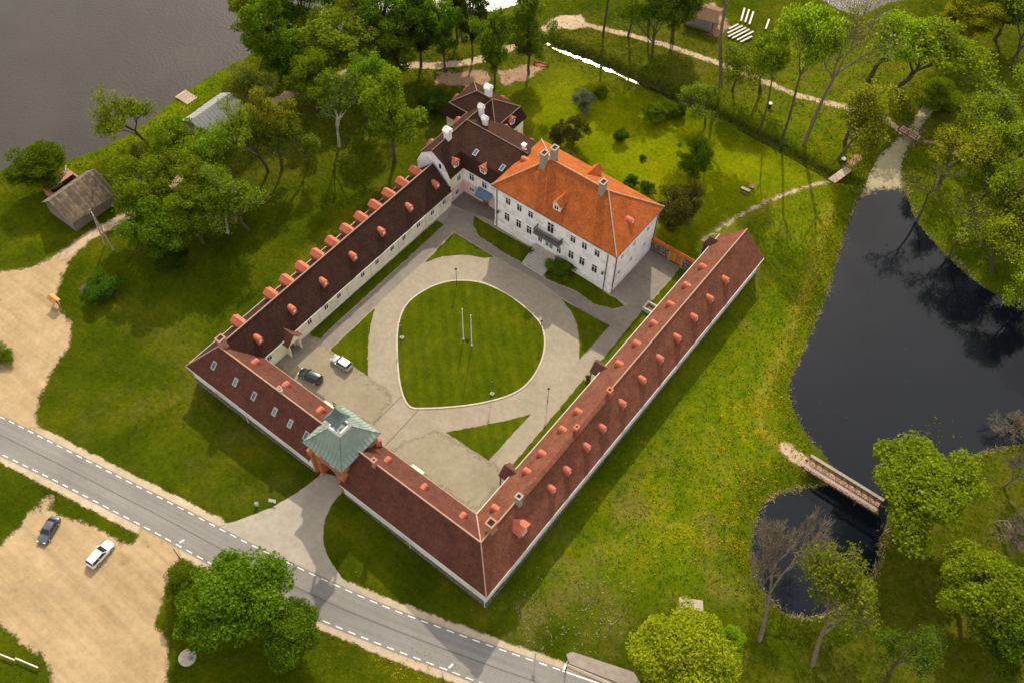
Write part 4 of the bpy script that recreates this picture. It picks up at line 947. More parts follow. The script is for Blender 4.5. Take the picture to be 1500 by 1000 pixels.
m.slab([(6.7, gx_, ME), (5.3, gx_, MK), (5.3, 63.3, MK), (6.7, 62.5, ME)], .15); m.slab([(5.3, gx_, MK), (2.4, gx_, 11.7), (2.4, 68.9, 12.0), (5.3, 63.5, MK)], .15)
m.slab([(6.7, 62.5, ME), (16.7, 62.5, ME), (16.7, 63.4, MK), (5.3, 63.4, MK)], .15); m.slab([(5.3, 63.4, MK), (17.4, 63.4, MK), (17.4, 68.95, RT), (2.4, 68.95, RT)], .15)
m.slab([(2.4, 68.95, RT), (17.4, 68.95, RT), (17.4, 74.5, MK), (5.3, 74.5, MK)], .15); m.slab([(6.7, 75.3, ME), (16.7, 75.3, ME), (16.7, 74.4, MK), (5.3, 74.4, MK)], .15)
m.slab([(2.4, 68.95, RT), (2.4, 76.6, RT-.1), (5.3, 74.5, MK)], .15)
m.build('roof', 'tile_mossy', sw)
m = MB(); k = (-5.2, 6.6, 72.5, 80.5); e4 = (-6.1, 7.6, 71.6, 81.4); r0, r1 = (-1.2, 76.5, RT+.05), (2.6, 76.5, RT+.05)
KC = [(k[0], k[2], MK), (k[1], k[2], MK), (k[1], k[3], MK), (k[0], k[3], MK)]; EC = [(e4[0], e4[2], ME), (e4[1], e4[2], ME), (e4[1], e4[3], ME), (e4[0], e4[3], ME)]
for i in range(4): m.slab([EC[i], EC[(i+1) % 4], KC[(i+1) % 4], KC[i]], .15)
m.slab([KC[0], KC[1], r1, r0], .15); m.slab([KC[1], KC[2], r1], .15); m.slab([KC[2], KC[3], r0, r1], .15); m.slab([KC[3], KC[0], r0], .15)
m.build('roof', 'tile_mossy', sw)
for P_ in ([(2.4, gx_, 11.7), (2.4, 68.9, RT)], [(2.4, 68.95, RT), (17.2, 68.95, RT)], [(2.4, 69, RT), (2.6, 76.5, RT)], [r0, r1], [KC[0], r0], [KC[1], r1], [KC[2], r1], [KC[3], r0], [(-.5, gx_, MK), (-.5, 74, MK)], [KC[0], KC[1]], [KC[1], KC[2]]): ridge(sw, P_, .09, 'ridge_cap', 'ridge_brown')
for x, y, z0, z1, w_ in ((2.5, 63.2, 10, 13.2, 1.1), (3.4, 72.2, 10.5, 13.3, .8), (5.6, 70.6, 10, 12.7, .8), (1.3, 77.0, 10, 13.7, 1.1)): chimney(sw, x, y, z0, z1, w_, w_, 'white_paint', 'white_paint', True)
chimney(sw, 15.7, 69.6, 11, 13, .6, .6, 'white_paint', 'white_paint')
DK = dict(wallmat='white_paint', roofmat='dormer_orange', win=(1.0, .95), over=.2, hip=True)
dormer(sw, (6.15, 61.2, 7.9), (1, 0), 1.5, 1.3, .65, 1.6, **DK); dormer(sw, (11.2, 62.9, 7.9), (0, -1), 1.6, 1.4, .7, 1.6, **DK); dormer(sw, (7.2, 77.2, 7.8), (1, 0), 1.6, 1.3, .65, 1.6, **DK)
for x, y, d in ((-1.4, 62.3, (-1, 0)), (-1.4, 70.3, (-1, 0)), (-5.7, 78.6, (-1, 0)), (-5.7, 75.3, (-1, 0)), (2.0, 81.0, (0, 1)), (7.6, 74.9, (0, 1)), (11.0, 74.9, (0, 1)), (13.9, 74.9, (0, 1))):
    dormer(sw, (x, y, 7.8), d, 1.5, 1.35, .6, 1.7, **DK)
NQ = (0, -(RT-MK), 5.55)
for x in (8.2, 14.6): skylight(sw, (x, 64.5, MK+.08+(RT-MK)*(64.5-63.4)/5.55), NQ, (1, 0, 0), .8, 1.3)
for x, zz, h in ((8.5, 5.3, 1.7), (11.6, 5.2, 1.7), (8.45, 2.0, 1.1)): window(sw, (x, 62.83, zz), (0, -1), 1.25, h)
for y, zz in ((61.4, 5.0), (60.7, 1.8)): window(sw, (6.4, y, zz), (1, 0), 1.15, 1.5)
for y in (74.5, 78.5): window(sw, (7.12, y, 4.6), (1, 0), 1.1, 1.5)
for y in (61.5, 65.5, 69.5): window(sw, (-1.52, y, 4.5), (-1, 0), 1.1, 1.5)
m = MB(); m.slab([(10.2, 62.9, 3.9), (13.6, 62.9, 3.9), (13.4, 61.4, 2.9), (10.2, 61.4, 2.9)], .06); m.poly([(10.2, 61.4, 2.9), (13.4, 61.4, 2.9), (13.4, 61.4, 2.6), (10.2, 61.4, 2.6)]); m.build('awning', 'awning_blue', sw)
m = MB(); m.box((11.2, 62.75, 0), (12.6, 62.9, 2.4)); m.build('door', 'wood_brown', sw)
m = MB(); m.slab([(-1.9, gx_-.12, 4.6), (6.7, gx_-.12, 4.6), (6.7, gx_+.08, 4.7), (-1.9, gx_+.08, 4.7)], .12); m.build('flashing', 'tile_brown', sw)

# ---- garden wall with a timber gate
gw = thing('garden_wall', (48, 73.5, 0), 'rubble stone garden wall capped with orange tiles, with a timber gate', 'wall')
for x0, x1 in ((43.35, 47.3), (50.4, 53.2)): walls(gw, [(x0, 73.2), (x1, 73.2), (x1, 73.7), (x0, 73.7)], -.5, 3.0, 'fieldstone', 'stonework')
m = MB(); m.slab([(43.35, 73.0, 3.0), (53.2, 73.0, 3.0), (53.2, 73.45, 3.35), (43.35, 73.45, 3.35)], .12); m.slab([(43.35, 73.9, 3.0), (53.2, 73.9, 3.0), (53.2, 73.45, 3.35), (43.35, 73.45, 3.35)], .12); m.build('coping', 'tile_orange', gw)
m = MB(); m.box((47.3, 73.15, 0), (47.7, 73.75, 3.0)); m.box((50.0, 73.15, 0), (50.4, 73.75, 3.0)); m.box((47.7, 73.2, 2.6), (50.0, 73.7, 2.98)); m.build('gate_frame', 'wood_gate', gw)
for i in range(8): m = MB(); x = 47.7 + i*.285; m.box((x+.01, 73.4, .1), (x+.275, 73.48, 2.3)); m.build('plank', 'wood_gate', gw)
cs_ = thing('cellar_hatch', (51.3, 61.2, 0), 'low stone cellar hatch between the two strips of lawn', 'hatch')
m = MB(); m.box((50.0, 60.3, 0), (50.35, 62.3, .9)); m.box((50.35, 60.3, 0), (52.6, 60.6, .9)); m.box((50.35, 62.0, 0), (52.6, 62.3, .9)); m.build('kerb_wall', 'concrete', cs_)
m = MB(); m.box((50.35, 60.6, 0), (52.6, 62.0, .4)); m.build('hatch_cover', 'wood_brown', cs_)

# ------------------------------------------------------------------ trees
def tubes_np(segs, n):
    """segs: list of (p0, p1, r0, r1) -> verts, quads"""
    P0 = np.array([s_[0] for s_ in segs]); P1 = np.array([s_[1] for s_ in segs]); R0 = np.array([s_[2] for s_ in segs]); R1 = np.array([s_[3] for s_ in segs])
    d = P1 - P0; d /= np.linalg.norm(d, axis=1)[:, None] + 1e-9
    ref = np.where(np.abs(d[:, 2:3]) < .9, np.array([[0, 0, 1.]]), np.array([[1., 0, 0]])); u = np.cross(d, ref); u /= np.linalg.norm(u, axis=1)[:, None]; w = np.cross(d, u)
    V = []
    for P_, R_ in ((P0, R0), (P1, R1)):
        for k in range(n):
            a_ = 2*math.pi*k/n; V.append(P_ + (u*math.cos(a_) + w*math.sin(a_))*R_[:, None])
    V = np.stack(V, 1); m_ = len(segs); V = V.reshape(-1, 3); b_ = (np.arange(m_)*2*n)[:, None]
    Fq = [np.stack([b_[:, 0]+k, b_[:, 0]+(k+1) % n, b_[:, 0]+n+(k+1) % n, b_[:, 0]+n+k], 1) for k in range(n)]
    return V, np.concatenate(Fq)
def leaves_np(P_, D, size, rng, up=.35):
    n_ = len(P_)
    nr = D*.55 + rng.normal(size=(n_, 3))*.75 + np.array([0, 0, up]); nr /= np.linalg.norm(nr, axis=1)[:, None]
    t_ = np.cross(nr, rng.normal(size=(n_, 3))); t_ /= np.linalg.norm(t_, axis=1)[:, None]; b_ = np.cross(nr, t_)
    s1 = (size*rng.uniform(.6, 1.35, n_))[:, None]; s2 = s1*rng.uniform(.5, .9, n_)[:, None]
    bend = nr*s1*rng.uniform(-.25, .25, n_)[:, None]
    V = np.stack([P_ - t_*s1, P_ - b_*s2 + bend, P_ + t_*s1, P_ + b_*s2 + bend], 1).reshape(-1, 3)
    return V, np.arange(n_*4).reshape(-1, 4)
def grow(rng, p, d, L_, r, depth, segs, tips, spread, ratio, kids, gnarl=.18, upb=.12):
    p = np.array(p, float); d = np.array(d, float); n_ = 3 if depth > 1 else 2
    for i in range(n_):
        d = d + rng.normal(size=3)*gnarl + np.array([0, 0, upb]); d /= np.linalg.norm(d)
        q = p + d*L_/n_; r2 = r*(.86 if depth > 0 else .6); segs.append((p, q, r, r2, depth)); p, r = q, r2
        if depth > 0 and i >= n_-2 and i < n_-1:
            for _ in range(rng.integers(1, kids)):
                v = rng.normal(size=3); v -= d*(v@d); v /= np.linalg.norm(v); nd = d*math.cos(spread) + v*math.sin(spread)
                grow(rng, p, nd, L_*ratio*rng.uniform(.75, 1.1), r*.62, depth-1, segs, tips, spread, ratio, kids, gnarl, upb)
    if depth == 0: tips.append((p, d)); return
    for _ in range(kids):
        v = rng.normal(size=3); v -= d*(v@d); v /= np.linalg.norm(v); a_ = spread*rng.uniform(.6, 1.2); nd = d*math.cos(a_) + v*math.sin(a_)
        grow(rng, p, nd, L_*ratio*rng.uniform(.75, 1.1), r*.66, depth-1, segs, tips, spread, ratio, kids, gnarl, upb)
TV = {}
def tree_variant(kind, seed):
    rng = np.random.default_rng(seed); segs = []; tips = []
    H, R = 12.0, 4.0
    if kind in ('tall', 'bare', 'twiggy', 'high', 'highbare'):
        tr = {'tall': 4.2, 'bare': 3.6, 'twiggy': 3.0, 'high': 11.5, 'highbare': 8.5}[kind]; d = np.array([rng.normal()*.06, rng.normal()*.06, 1])
        depth = 5 if kind in ('bare', 'twiggy') else 4
        if kind[:4] == 'high':
            p = np.array([0, 0, -.3]); r = .2
            for i in range(5):
                d = d + rng.normal(size=3)*.05; d[2] += .08; d /= np.linalg.norm(d); q = p + d*tr/5; segs.append((p, q, r, r*.92, 4)); p, r = q, r*.92
            for _ in range(4):
                v = rng.normal(size=3); v[2] = 0; v /= np.linalg.norm(v); grow(rng, p, d*.85 + v*.5, 3.2, r*.7, 3, segs, tips, .5, .72, 3, .13, .10)
        else: grow(rng, (0, 0, -.3), d, tr, .26, depth, segs, tips, .52 if kind == 'tall' else .55, .70 if kind == 'tall' else .72, 3, .13, .10)
        T = np.array([t_[0] for t_ in tips]); c = T[:, :2].mean(0)*.5; zmax = T[:, 2].max(); rad = np.percentile(np.hypot(*(T[:, :2]-c).T), 92)
        sx, sz = 3.6/rad, 11.4/zmax
        sc_ = lambda p: np.array([p[0]*sx, p[1]*sx, p[2]*sz])
        segs = [(sc_(a_), sc_(b_), r0, r1, dd) for a_, b_, r0, r1, dd in segs]; tips = [(sc_(p), d_) for p, d_ in tips]
        T = np.array([t_[0] for t_ in tips])
        if kind == 'bare': L = np.zeros((0, 3)); D = L; 
        else:
            per = {'tall': 22, 'twiggy': 4, 'high': 28, 'highbare': 2}[kind]
            if len(T)*per > 15000: T = T[rng.choice(len(T), 15000//per, replace=False)]
            D = rng.normal(size=(len(T)*per, 3)); D /= np.linalg.norm(D, axis=1)[:, None]
            rr = rng.uniform(.15, 1, len(D))[:, None]**.6*rng.uniform(.45, .95, len(T)).repeat(per)[:, None]
            L = T.repeat(per, 0) + D*rr*np.array([1, 1, .75])
        size = .11
    else:
        prof = {'round': (.22, 1.0, .60), 'wide': (.28, 1.0, .72), 'column': (.12, 1.0, .55), 'shrub': (.0, 1.0, .45), 'cone': (.0, 1., .5), 'dense': (.25, 1., .6)}[kind]
        z0, z1 = prof[0]*H, H*.985; zc = (z0+z1)/2; hz = (z1-z0)/2
        ncl = {'round': 52, 'wide': 58, 'column': 55, 'shrub': 55, 'cone': 60, 'dense': 90}[kind]
        C_ = []; 
        while len(C_) < ncl:
            v = rng.normal(size=3); v /= np.linalg.norm(v); q = v*rng.uniform(.25, 1)**.5
            x, y, zz = q[0], q[1], q[2]
            wob = 1 + .22*math.sin(3*math.atan2(y, x)+seed) + .12*math.sin(5*zz*2+seed)
            if kind == 'cone':
                zz = rng.uniform(-1, 1); a_ = rng.uniform(0, 6.28); r_ = (1-zz)/2*.95 + .08; r_ *= rng.uniform(.5, 1)**.5; x, y = math.cos(a_)*r_, math.sin(a_)*r_
            elif kind == 'wide': zz = zz*.9 if zz > 0 else zz*.75
            k_ = .84*wob; C_.append((x*R*k_, y*R*k_, zc + zz*hz*.86))
        C_ = np.array(C_); rc = rng.uniform(.5, 1.3, ncl)*(R*.25)
        if kind in ('cone',): rc *= .62
        n_leaf = {'round': 14500, 'wide': 20000, 'column': 17000, 'shrub': 16000, 'cone': 14000, 'dense': 30000}[kind]
        cnt = (rc**2/np.sum(rc**2)*n_leaf).astype(int); ci = np.repeat(np.arange(ncl), cnt)
        D = rng.normal(size=(len(ci), 3)); D[:, 2] = np.where(D[:, 2] < -.3, D[:, 2]*-.4, D[:, 2]); D /= np.linalg.norm(D, axis=1)[:, None]
        L = C_[ci] + D*(rc[ci]*rng.uniform(.2, 1.35, len(ci))**.6)[:, None]*np.array([1, 1, .85]); L[:, 2] = np.maximum(L[:, 2], .1)
        size = .125 if kind != 'cone' else .15
        p = np.array([0, 0, -.3]); r = .30
        top = zc + hz*.5
        for i in range(6):
            q = np.array([math.sin(seed+i)*.15, math.cos(seed*2+i)*.15, -.3 + (top+.3)*(i+1)/6]); segs.append((p, q, r, r*.84, 3)); p = q; r *= .84
        for i in rng.choice(ncl, min(ncl, 26), replace=False):
            h0 = max(z0*.9, .4) + (C_[i][2]-z0)*.35; a_ = np.array([0, 0, max(.3, h0)]); mid = (a_ + C_[i])/2 + np.array([0, 0, .25])
            segs.append((a_, mid, .13, .09, 2)); segs.append((mid, C_[i], .09, .03, 1))
    V, Fq = tubes_np([s_[:4] for s_ in segs if s_[4] >= 1], 5) if any(s_[4] >= 1 for s_ in segs) else (np.zeros((0, 3)), np.zeros((0, 4), int))
    if kind in ('tall', 'bare', 'twiggy', 'high', 'highbare'):
        V2, F2 = tubes_np([(s_[0], s_[1], max(s_[2], .022), max(s_[3], .018)) for s_ in segs if s_[4] < 1], 3); Fq = np.concatenate([Fq, F2+len(V)]); V = np.concatenate([V, V2])
    tm = npmesh(kind+'_trunk', V, Fq, 'bark')
    cm_ = None
    if len(L):
        V, Fq = leaves_np(L, D, size, rng); cm_ = npmesh(kind+'_crown', V, Fq, 'leaf_mid')
    return tm, cm_
NVAR = {'round': 3, 'tall': 4, 'wide': 2, 'bare': 2, 'twiggy': 2, 'column': 2, 'shrub': 2, 'cone': 1, 'dense': 2, 'high': 3, 'highbare': 1}
ZC = {'round': .62, 'tall': .68, 'wide': .62, 'bare': .62, 'twiggy': .62, 'column': .55, 'shrub': .5, 'cone': .45, 'dense': .6, 'high': .8, 'highbare': .75}
seedc = [0]
def tree(mode, px, py, kind, h, hw, col, label, group=None, bark='bark', name=None, cat=None, lean=None):
    if mode == 'b': p = base_at(px, py)
    elif mode == 'w': p = np.array([px, py, zg(px, py)])
    else:
        p = g(px, py, ZC[kind]*h - 1.0); p = np.array([p[0], p[1], zg(p[0], p[1])])
        for _ in range(3): p = g(px, py, p[2] + ZC[kind]*h); p = np.array([p[0], p[1], zg(p[0], p[1])])
    R_ = hw*m_per_px((p[0], p[1], p[2]+h*.6)) if mode != 'w' else hw
    seedc[0] += 1; v = seedc[0] % NVAR[kind]
    if (kind, v) not in TV: TV[(kind, v)] = tree_variant(kind, 11+v*7+len(kind))
    tm, cm_ = TV[(kind, v)]
    bush = kind in ('shrub', 'cone') and h < 9
    o = thing(name or ('bush' if bush else 'tree'), p, label, cat or ('bush' if bush else 'tree'), group)
    rng = random.Random(seedc[0]*13); o.rotation_euler = (0, 0, rng.uniform(0, 6.28)); s_ = R_/4.0
    o.scale = (s_*rng.uniform(.94, 1.08), s_*rng.uniform(.94, 1.08), h/12.0)
    if lean:
        q = g(*lean, p[2] + ZC[kind]*h); v = Vector(q - p); o.rotation_mode = 'QUATERNION'; o.rotation_quaternion = v.to_track_quat('Z', 'Y'); o.scale[2] = v.length/(ZC[kind]*12)
    t_ = link('trunk', tm, o); t_.material_slots[0].link = 'OBJECT'; t_.material_slots[0].material = MATS[bark]
    if cm_:
        c = link('crown', cm_, o); c.material_slots[0].link = 'OBJECT'; c.material_slots[0].material = MATS['leaf_'+col]
    return o
CW = {'mid': 'fresh green', 'lime': 'yellow-green', 'spring': 'bright yellow-green', 'olive': 'olive', 'bronze': 'bronze', 'dark': 'dark green', 'yellow': 'yellow', 'grey': 'grey-green'}
KW = {'round': 'full-crowned', 'dense': 'dense round', 'tall': 'airy', 'wide': 'broad', 'twiggy': 'sparsely leaved', 'column': 'columnar', 'high': 'tall bare-stemmed', 'shrub': 'bushy', 'bare': 'leafless', 'highbare': 'tall nearly leafless'}
PLACE = {'grove': ('tree in the grove between log barn and boathouse', 'grove by the log barn'), 'park': ('tree in the park wood beyond the canal', 'trees of the park wood'),
         'moat': ('tree on the far bank of the moat', 'trees on the far moat bank'), 'lake': ('tree on the lake shore behind the mansard wing', 'trees along the lake shore'), 'track': ('tree by the dirt track behind the mansard wing', 'trees by the track')}
def spot(mode, px, py, kind, h, hw, col, place, bark='bark'):
    lab, grp = PLACE[place]; return (mode, px, py, kind, h, hw, col, CW[col] + ' ' + KW[kind] + ' ' + lab, grp, bark)
TREES = [
 ('b', 218, 213, 'tall', 17, 44, 'olive', 'lone yellow-olive tree on the lake shore beside the wooden jetty'),
 ('c', 55, 243, 'dense', 9.5, 38, 'mid', 'round bright green tree standing beside the log barn at the water'),
 spot('c', 256, 208, 'round', 16, 44, 'lime', 'grove'), spot('c', 210, 272, 'round', 16, 46, 'lime', 'grove'), spot('c', 238, 332, 'round', 14, 48, 'mid', 'grove'), spot('c', 290, 258, 'tall', 17, 50, 'lime', 'grove'), spot('c', 332, 226, 'tall', 17, 46, 'lime', 'grove'),
 spot('c', 348, 285, 'twiggy', 16, 44, 'lime', 'grove'), spot('c', 280, 308, 'round', 15, 44, 'lime', 'grove'), spot('c', 200, 238, 'twiggy', 12, 30, 'lime', 'grove'), spot('c', 250, 376, 'dense', 6, 26, 'dark', 'grove'),
 ('b', 334, 342, 'tall', 17, 36, 'lime', 'white-barked birch at the edge of the grove by the barn', None, 'bark_birch'),
 ('b', 393, 250, 'tall', 21, 42, 'olive', 'twin-stemmed olive-green tree on the west lawn'), ('b', 413, 246, 'round', 20, 34, 'bronze', 'bronze-leaved tree on the west lawn near the twin-stemmed one'),
 ('b', 497, 215, 'tall', 21, 44, 'mid', 'pale-trunked tree with loose green crown on the west lawn', None, 'bark_birch'), ('b', 545, 175, 'tall', 17, 36, 'lime', 'smaller airy tree between the pale-trunked tree and the big full one'),
 ('b', 578, 236, 'round', 22, 50, 'lime', 'big full-crowned green tree on the lawn beside the mansard wing'),
 ('c', 352, 128, 'twiggy', 15, 36, 'olive', 'thin grey-brown tree just leafing behind the boathouse', None, 'bark_grey'), ('c', 440, 190, 'twiggy', 15, 36, 'lime', 'slim light tree between the bronze and the pale-trunked trees'),
 spot('c', 394, 40, 'round', 22, 44, 'mid', 'lake'), spot('c', 440, 8, 'round', 21, 44, 'dark', 'lake'), spot('c', 555, 8, 'round', 21, 46, 'mid', 'lake'), spot('c', 612, 34, 'dense', 19, 38, 'dark', 'lake'), spot('c', 578, 58, 'round', 16, 42, 'mid', 'lake'),
 spot('c', 498, 8, 'tall', 20, 38, 'olive', 'lake'), spot('c', 455, 112, 'round', 15, 40, 'lime', 'lake'), spot('c', 528, 122, 'tall', 16, 40, 'mid', 'lake'), spot('c', 424, 88, 'round', 13, 32, 'dark', 'lake'), spot('c', 545, 66, 'twiggy', 13, 28, 'grey', 'lake'), spot('c', 372, 12, 'round', 20, 38, 'lime', 'lake'),
 ('c', 482, 62, 'wide', 17, 60, 'olive', 'wide dome-crowned tree with bronze-olive spring leaves above the track'),
 spot('c', 648, 36, 'column', 22, 26, 'mid', 'track'), spot('c', 690, 18, 'column', 23, 24, 'dark', 'track'), spot('c', 724, 56, 'column', 24, 28, 'mid', 'track'), spot('c', 777, 42, 'column', 22, 31, 'mid', 'track'), spot('c', 668, -6, 'column', 22, 26, 'dark', 'track'),
 ('c', 640, 148, 'shrub', 4.2, 27, 'dark', 'dark green shrubbery beside the back of the mansard wing'),
 spot('b', 883, 52, 'high', 28, 40, 'mid', 'park'), spot('b', 920, 52, 'high', 28, 36, 'mid', 'park'), spot('b', 985, 60, 'round', 19, 44, 'mid', 'park'), spot('b', 950, 36, 'high', 24, 40, 'spring', 'park'), spot('c', 965, 22, 'tall', 16, 40, 'mid', 'park'),
 ('b', 1056, 128, 'high', 36, 60, 'spring', 'massive-trunked tall tree beside the rows of white benches', None, 'bark_grey'),
 spot('b', 1114, 192, 'high', 26, 34, 'spring', 'park'), spot('b', 1144, 214, 'high', 35, 44, 'spring', 'park'),
 ('b', 1178, 212, 'highbare', 36, 66, 'olive', 'tall leaning tree with nearly bare forked limbs in the park', None, 'bark_grey'), spot('b', 1272, 118, 'tall', 19, 56, 'spring', 'park'),
 ('c', 1345, 62, 'tall', 18, 80, 'spring', 'broad many-stemmed tree with yellow-green crown by the inlet'), ('c', 1424, 20, 'dense', 13, 40, 'yellow', 'bright yellow-leaved tree at the edge of the lake'),
 ('b', 1457, 58, 'round', 17, 36, 'mid', 'dark-trunked full green tree beside the yellow-leaved one'), spot('b', 1482, 98, 'tall', 20, 46, 'spring', 'park'), spot('c', 1262, 148, 'twiggy', 18, 50, 'yellow', 'park'), spot('c', 1250, 178, 'tall', 15, 36, 'spring', 'park'),
 ('c', 1378, 138, 'shrub', 6, 30, 'lime', 'low spreading tree over the end of the inlet', None, 'bark', 'tree', 'tree'), spot('c', 1085, 85, 'twiggy', 14, 34, 'spring', 'park'), spot('c', 1130, 80, 'twiggy', 16, 44, 'yellow', 'park'), spot('c', 1040, 150, 'twiggy', 9, 30, 'spring', 'park'),
 spot('c', 1440, 165, 'twiggy', 17, 54, 'spring', 'moat'), spot('c', 1402, 222, 'twiggy', 16, 50, 'yellow', 'moat'), spot('c', 1484, 200, 'tall', 18, 52, 'spring', 'moat'), spot('c', 1452, 262, 'twiggy', 16, 50, 'spring', 'moat'), spot('c', 1492, 285, 'twiggy', 16, 46, 'olive', 'moat'),
 spot('c', 1376, 262, 'highbare', 16, 40, 'olive', 'moat'), spot('c', 1484, 350, 'twiggy', 15, 48, 'yellow', 'moat'), spot('c', 1425, 318, 'highbare', 15, 40, 'spring', 'moat'), spot('c', 1535, 130, 'tall', 17, 55, 'spring', 'moat'), spot('c', 1545, 320, 'twiggy', 17, 55, 'olive', 'moat'), spot('c', 1545, 400, 'tall', 16, 50, 'spring', 'moat'),
 ('c', 1020, 228, 'shrub', 11, 28, 'mid', 'compact bright green tree on the garden lawn beside the ditch', None, 'bark', 'tree', 'tree'),
 ('c', 857, 146, 'shrub', 6, 15, 'grey', 'grey-green upright shrub on the garden lawn'), ('c', 819, 194, 'shrub', 7, 16, 'conifer', 'brown-green conifer of the pair behind the manor, nearer the mansard wing'), ('c', 842, 190, 'shrub', 8, 18, 'conifer', 'brown-green conifer of the pair behind the manor, nearer the shrub'), ('c', 880, 135, 'shrub', 2.2, 12, 'mid', 'low loose bush next to the grey-green shrub'),
 ('c', 960, 166, 'shrub', 4.2, 19, 'mid', 'largest of three round bushes on the garden lawn'), ('c', 981, 161, 'shrub', 3.8, 15, 'mid', 'middle one of three round bushes on the garden lawn'), ('c', 996, 160, 'shrub', 2.8, 11, 'dark', 'smallest dark one of three round bushes on the garden lawn'),
 ('c', 910, 198, 'shrub', 3.0, 12, 'dark', 'spiky dark bush alone in the middle of the garden lawn'), ('c', 942, 231, 'shrub', 1.0, 5.5, 'dark', 'tiny dark round bush on the garden lawn behind the manor'),
 ('c', 986, 302, 'shrub', 11, 31, 'conifer', 'large bronze-green thuja clump beside the manor and garden wall'), ('c', 1011, 294, 'shrub', 11, 22, 'conifer', 'narrower brown-green thuja against the large clump'), ('c', 925, 264, 'cone', 2.6, 14, 'dark', 'dark spreading juniper behind the manor roof'), ('c', 948, 274, 'shrub', 2.2, 12, 'dark', 'dark low bush between juniper and thuja clump'), ('c', 835, 228, 'shrub', 1.2, 9, 'grey', 'pale low shrub behind the manor roof'),
 ('c', 823, 392, 'shrub', 3.4, 21, 'mid', 'large leafy green bush against the manor front beside the steps'), ('c', 778, 368, 'shrub', 2.0, 8, 'mid', 'small green bush against the manor front, nearer the mansard wing'),
 ('c', 345, 872, 'dense', 13, 66, 'mid', 'largest full green tree of the clump between road and parking lot'), ('c', 424, 922, 'dense', 10, 47, 'mid', 'rounded green tree of the roadside clump, away from the parking lot'), ('c', 272, 856, 'shrub', 7, 30, 'mid', 'low green tree at the corner of the parking lot', None, 'bark', 'tree', 'tree'), ('c', 300, 905, 'dense', 9, 44, 'mid', 'shaded green tree between the largest clump tree and the well cover'),
 ('c', 1004, 952, 'dense', 10, 70, 'yellow', 'round yellow-flowering tree beside the little shed'), ('c', 1064, 940, 'round', 7, 26, 'spring', 'small light green tree against the yellow-flowering one'),
 ('c', 1352, 716, 'wide', 15, 74, 'spring', 'broad yellow-green tree at the far end of the lattice footbridge'), ('c', 1436, 852, 'wide', 15, 66, 'spring', 'big bright green tree on the bank south of the footbridge'), ('c', 1490, 930, 'dense', 13, 52, 'mid', 'dark green tree behind the big bright green one'), ('c', 1325, 965, 'twiggy', 11, 44, 'mid', 'thin green tree in the shade below the small pond'),
 ('b', 1113, 935, 'bare', 16, 60, 'grey', 'bare grey-brown tree leaning over the small pond', None, 'bark_grey', None, None, (1150, 806)), ('b', 1190, 972, 'twiggy', 17, 68, 'spring', 'forked tree just coming into leaf over the small pond', None, 'bark_grey', None, None, (1214, 846)),
 ('c', 1482, 612, 'bare', 6, 34, 'grey', 'bare straw-coloured shrub on the moat edge', None, 'bark_grey', 'bush', 'bush'), ('c', 1478, 745, 'bare', 8, 42, 'grey', 'tangled bare grey shrub behind the broad yellow-green tree', None, 'bark_grey', 'bush', 'bush'), ('b', 1470, 712, 'bare', 11, 34, 'grey', 'thin bare tree standing on the grassy spit in the moat', None, 'bark_grey'),
 ('c', 148, 420, 'shrub', 4, 27, 'dark', 'dark green lilac bush by the gravel yard'), ('c', 0, 520, 'shrub', 2.2, 17, 'mid', 'low green bush on an island in the gravel yard'),
 ('c', 685, 498, 'shrub', .5, 3, 'dark', 'tiny shrub between the two flagpoles'),
]
for t_ in TREES: tree(*t_)
tree('c', 124, 424, 'shrub', 1.8, 6, 'lilac', 'purple blossom spray on the side of the dark lilac bush')
# ------------------------------------------------------------------ grasses, reeds, flowers (nobody could count them)
def blades(name, P_, hgt, wid, mat, seed, label, cat, lean=.35):
    rng = np.random.default_rng(seed); n_ = len(P_); a_ = rng.uniform(0, 6.28, n_); t_ = np.stack([np.cos(a_), np.sin(a_), np.zeros(n_)], 1)*(wid*rng.uniform(.5, 1.3, n_))[:, None]
    ln = rng.normal(size=(n_, 3))*lean; ln[:, 2] = 1; tip = ln*(hgt*rng.uniform(.5, 1.3, n_))[:, None]
    V = np.stack([P_ - t_, P_ + t_, P_ + tip + t_*.35, P_ + tip - t_*.35], 1).reshape(-1, 3)
    o = link(name, npmesh(name, V, np.arange(n_*4).reshape(-1, 4), mat)); o['kind'] = 'stuff'; tag(o, label, cat); return o
rng = np.random.default_rng(5)
def scatter(mask_fn, n_, lo=(-140, -62), hi=(140, 215)):
    q = rng.uniform(lo, hi, (n_, 2)); k = mask_fn(q); q = q[rng.uniform(0, 1, n_) < k]
    return np.column_stack([q, zground(q[:, 0], q[:, 1])])
def gridval(field):
    Z = field.reshape(ny, nx)
    def f(q):
        i = np.clip(np.searchsorted(gx, q[:, 0]) - 1, 0, nx-2); j = np.clip(np.searchsorted(gy, q[:, 1]) - 1, 0, ny-2); return Z[j, i]
    return f
dw = np.maximum.reduce([dp, dl, dc])
reed_pw = np.clip(1 - np.abs(dp + .1)/1.1, 0, 1)
patch = .5 + .5*np.sin(PXY[:, 0]*.55 + 2*np.sin(PXY[:, 1]*.3))*np.sin(PXY[:, 1]*.47+1)
sp = area([(1085, 700), (1230, 690), (1300, 790), (1270, 920), (1100, 920)], 4)
east = area([(1170, 420), (1240, 280), (1215, 400), (1190, 480), (1220, 690), (1140, 660)], 3) 
P_ = scatter(gridval(np.clip(reed_pw*(.03 + .9*np.maximum(sp*.8, patch**3)), 0, 1)), 520000, (60, 20), (140, 140))
blades('reed_fringe', P_[:50000], .30, .05, 'leaf_straw', 3, 'straw-coloured reeds fringing the moat and small pond', 'reeds', .9)
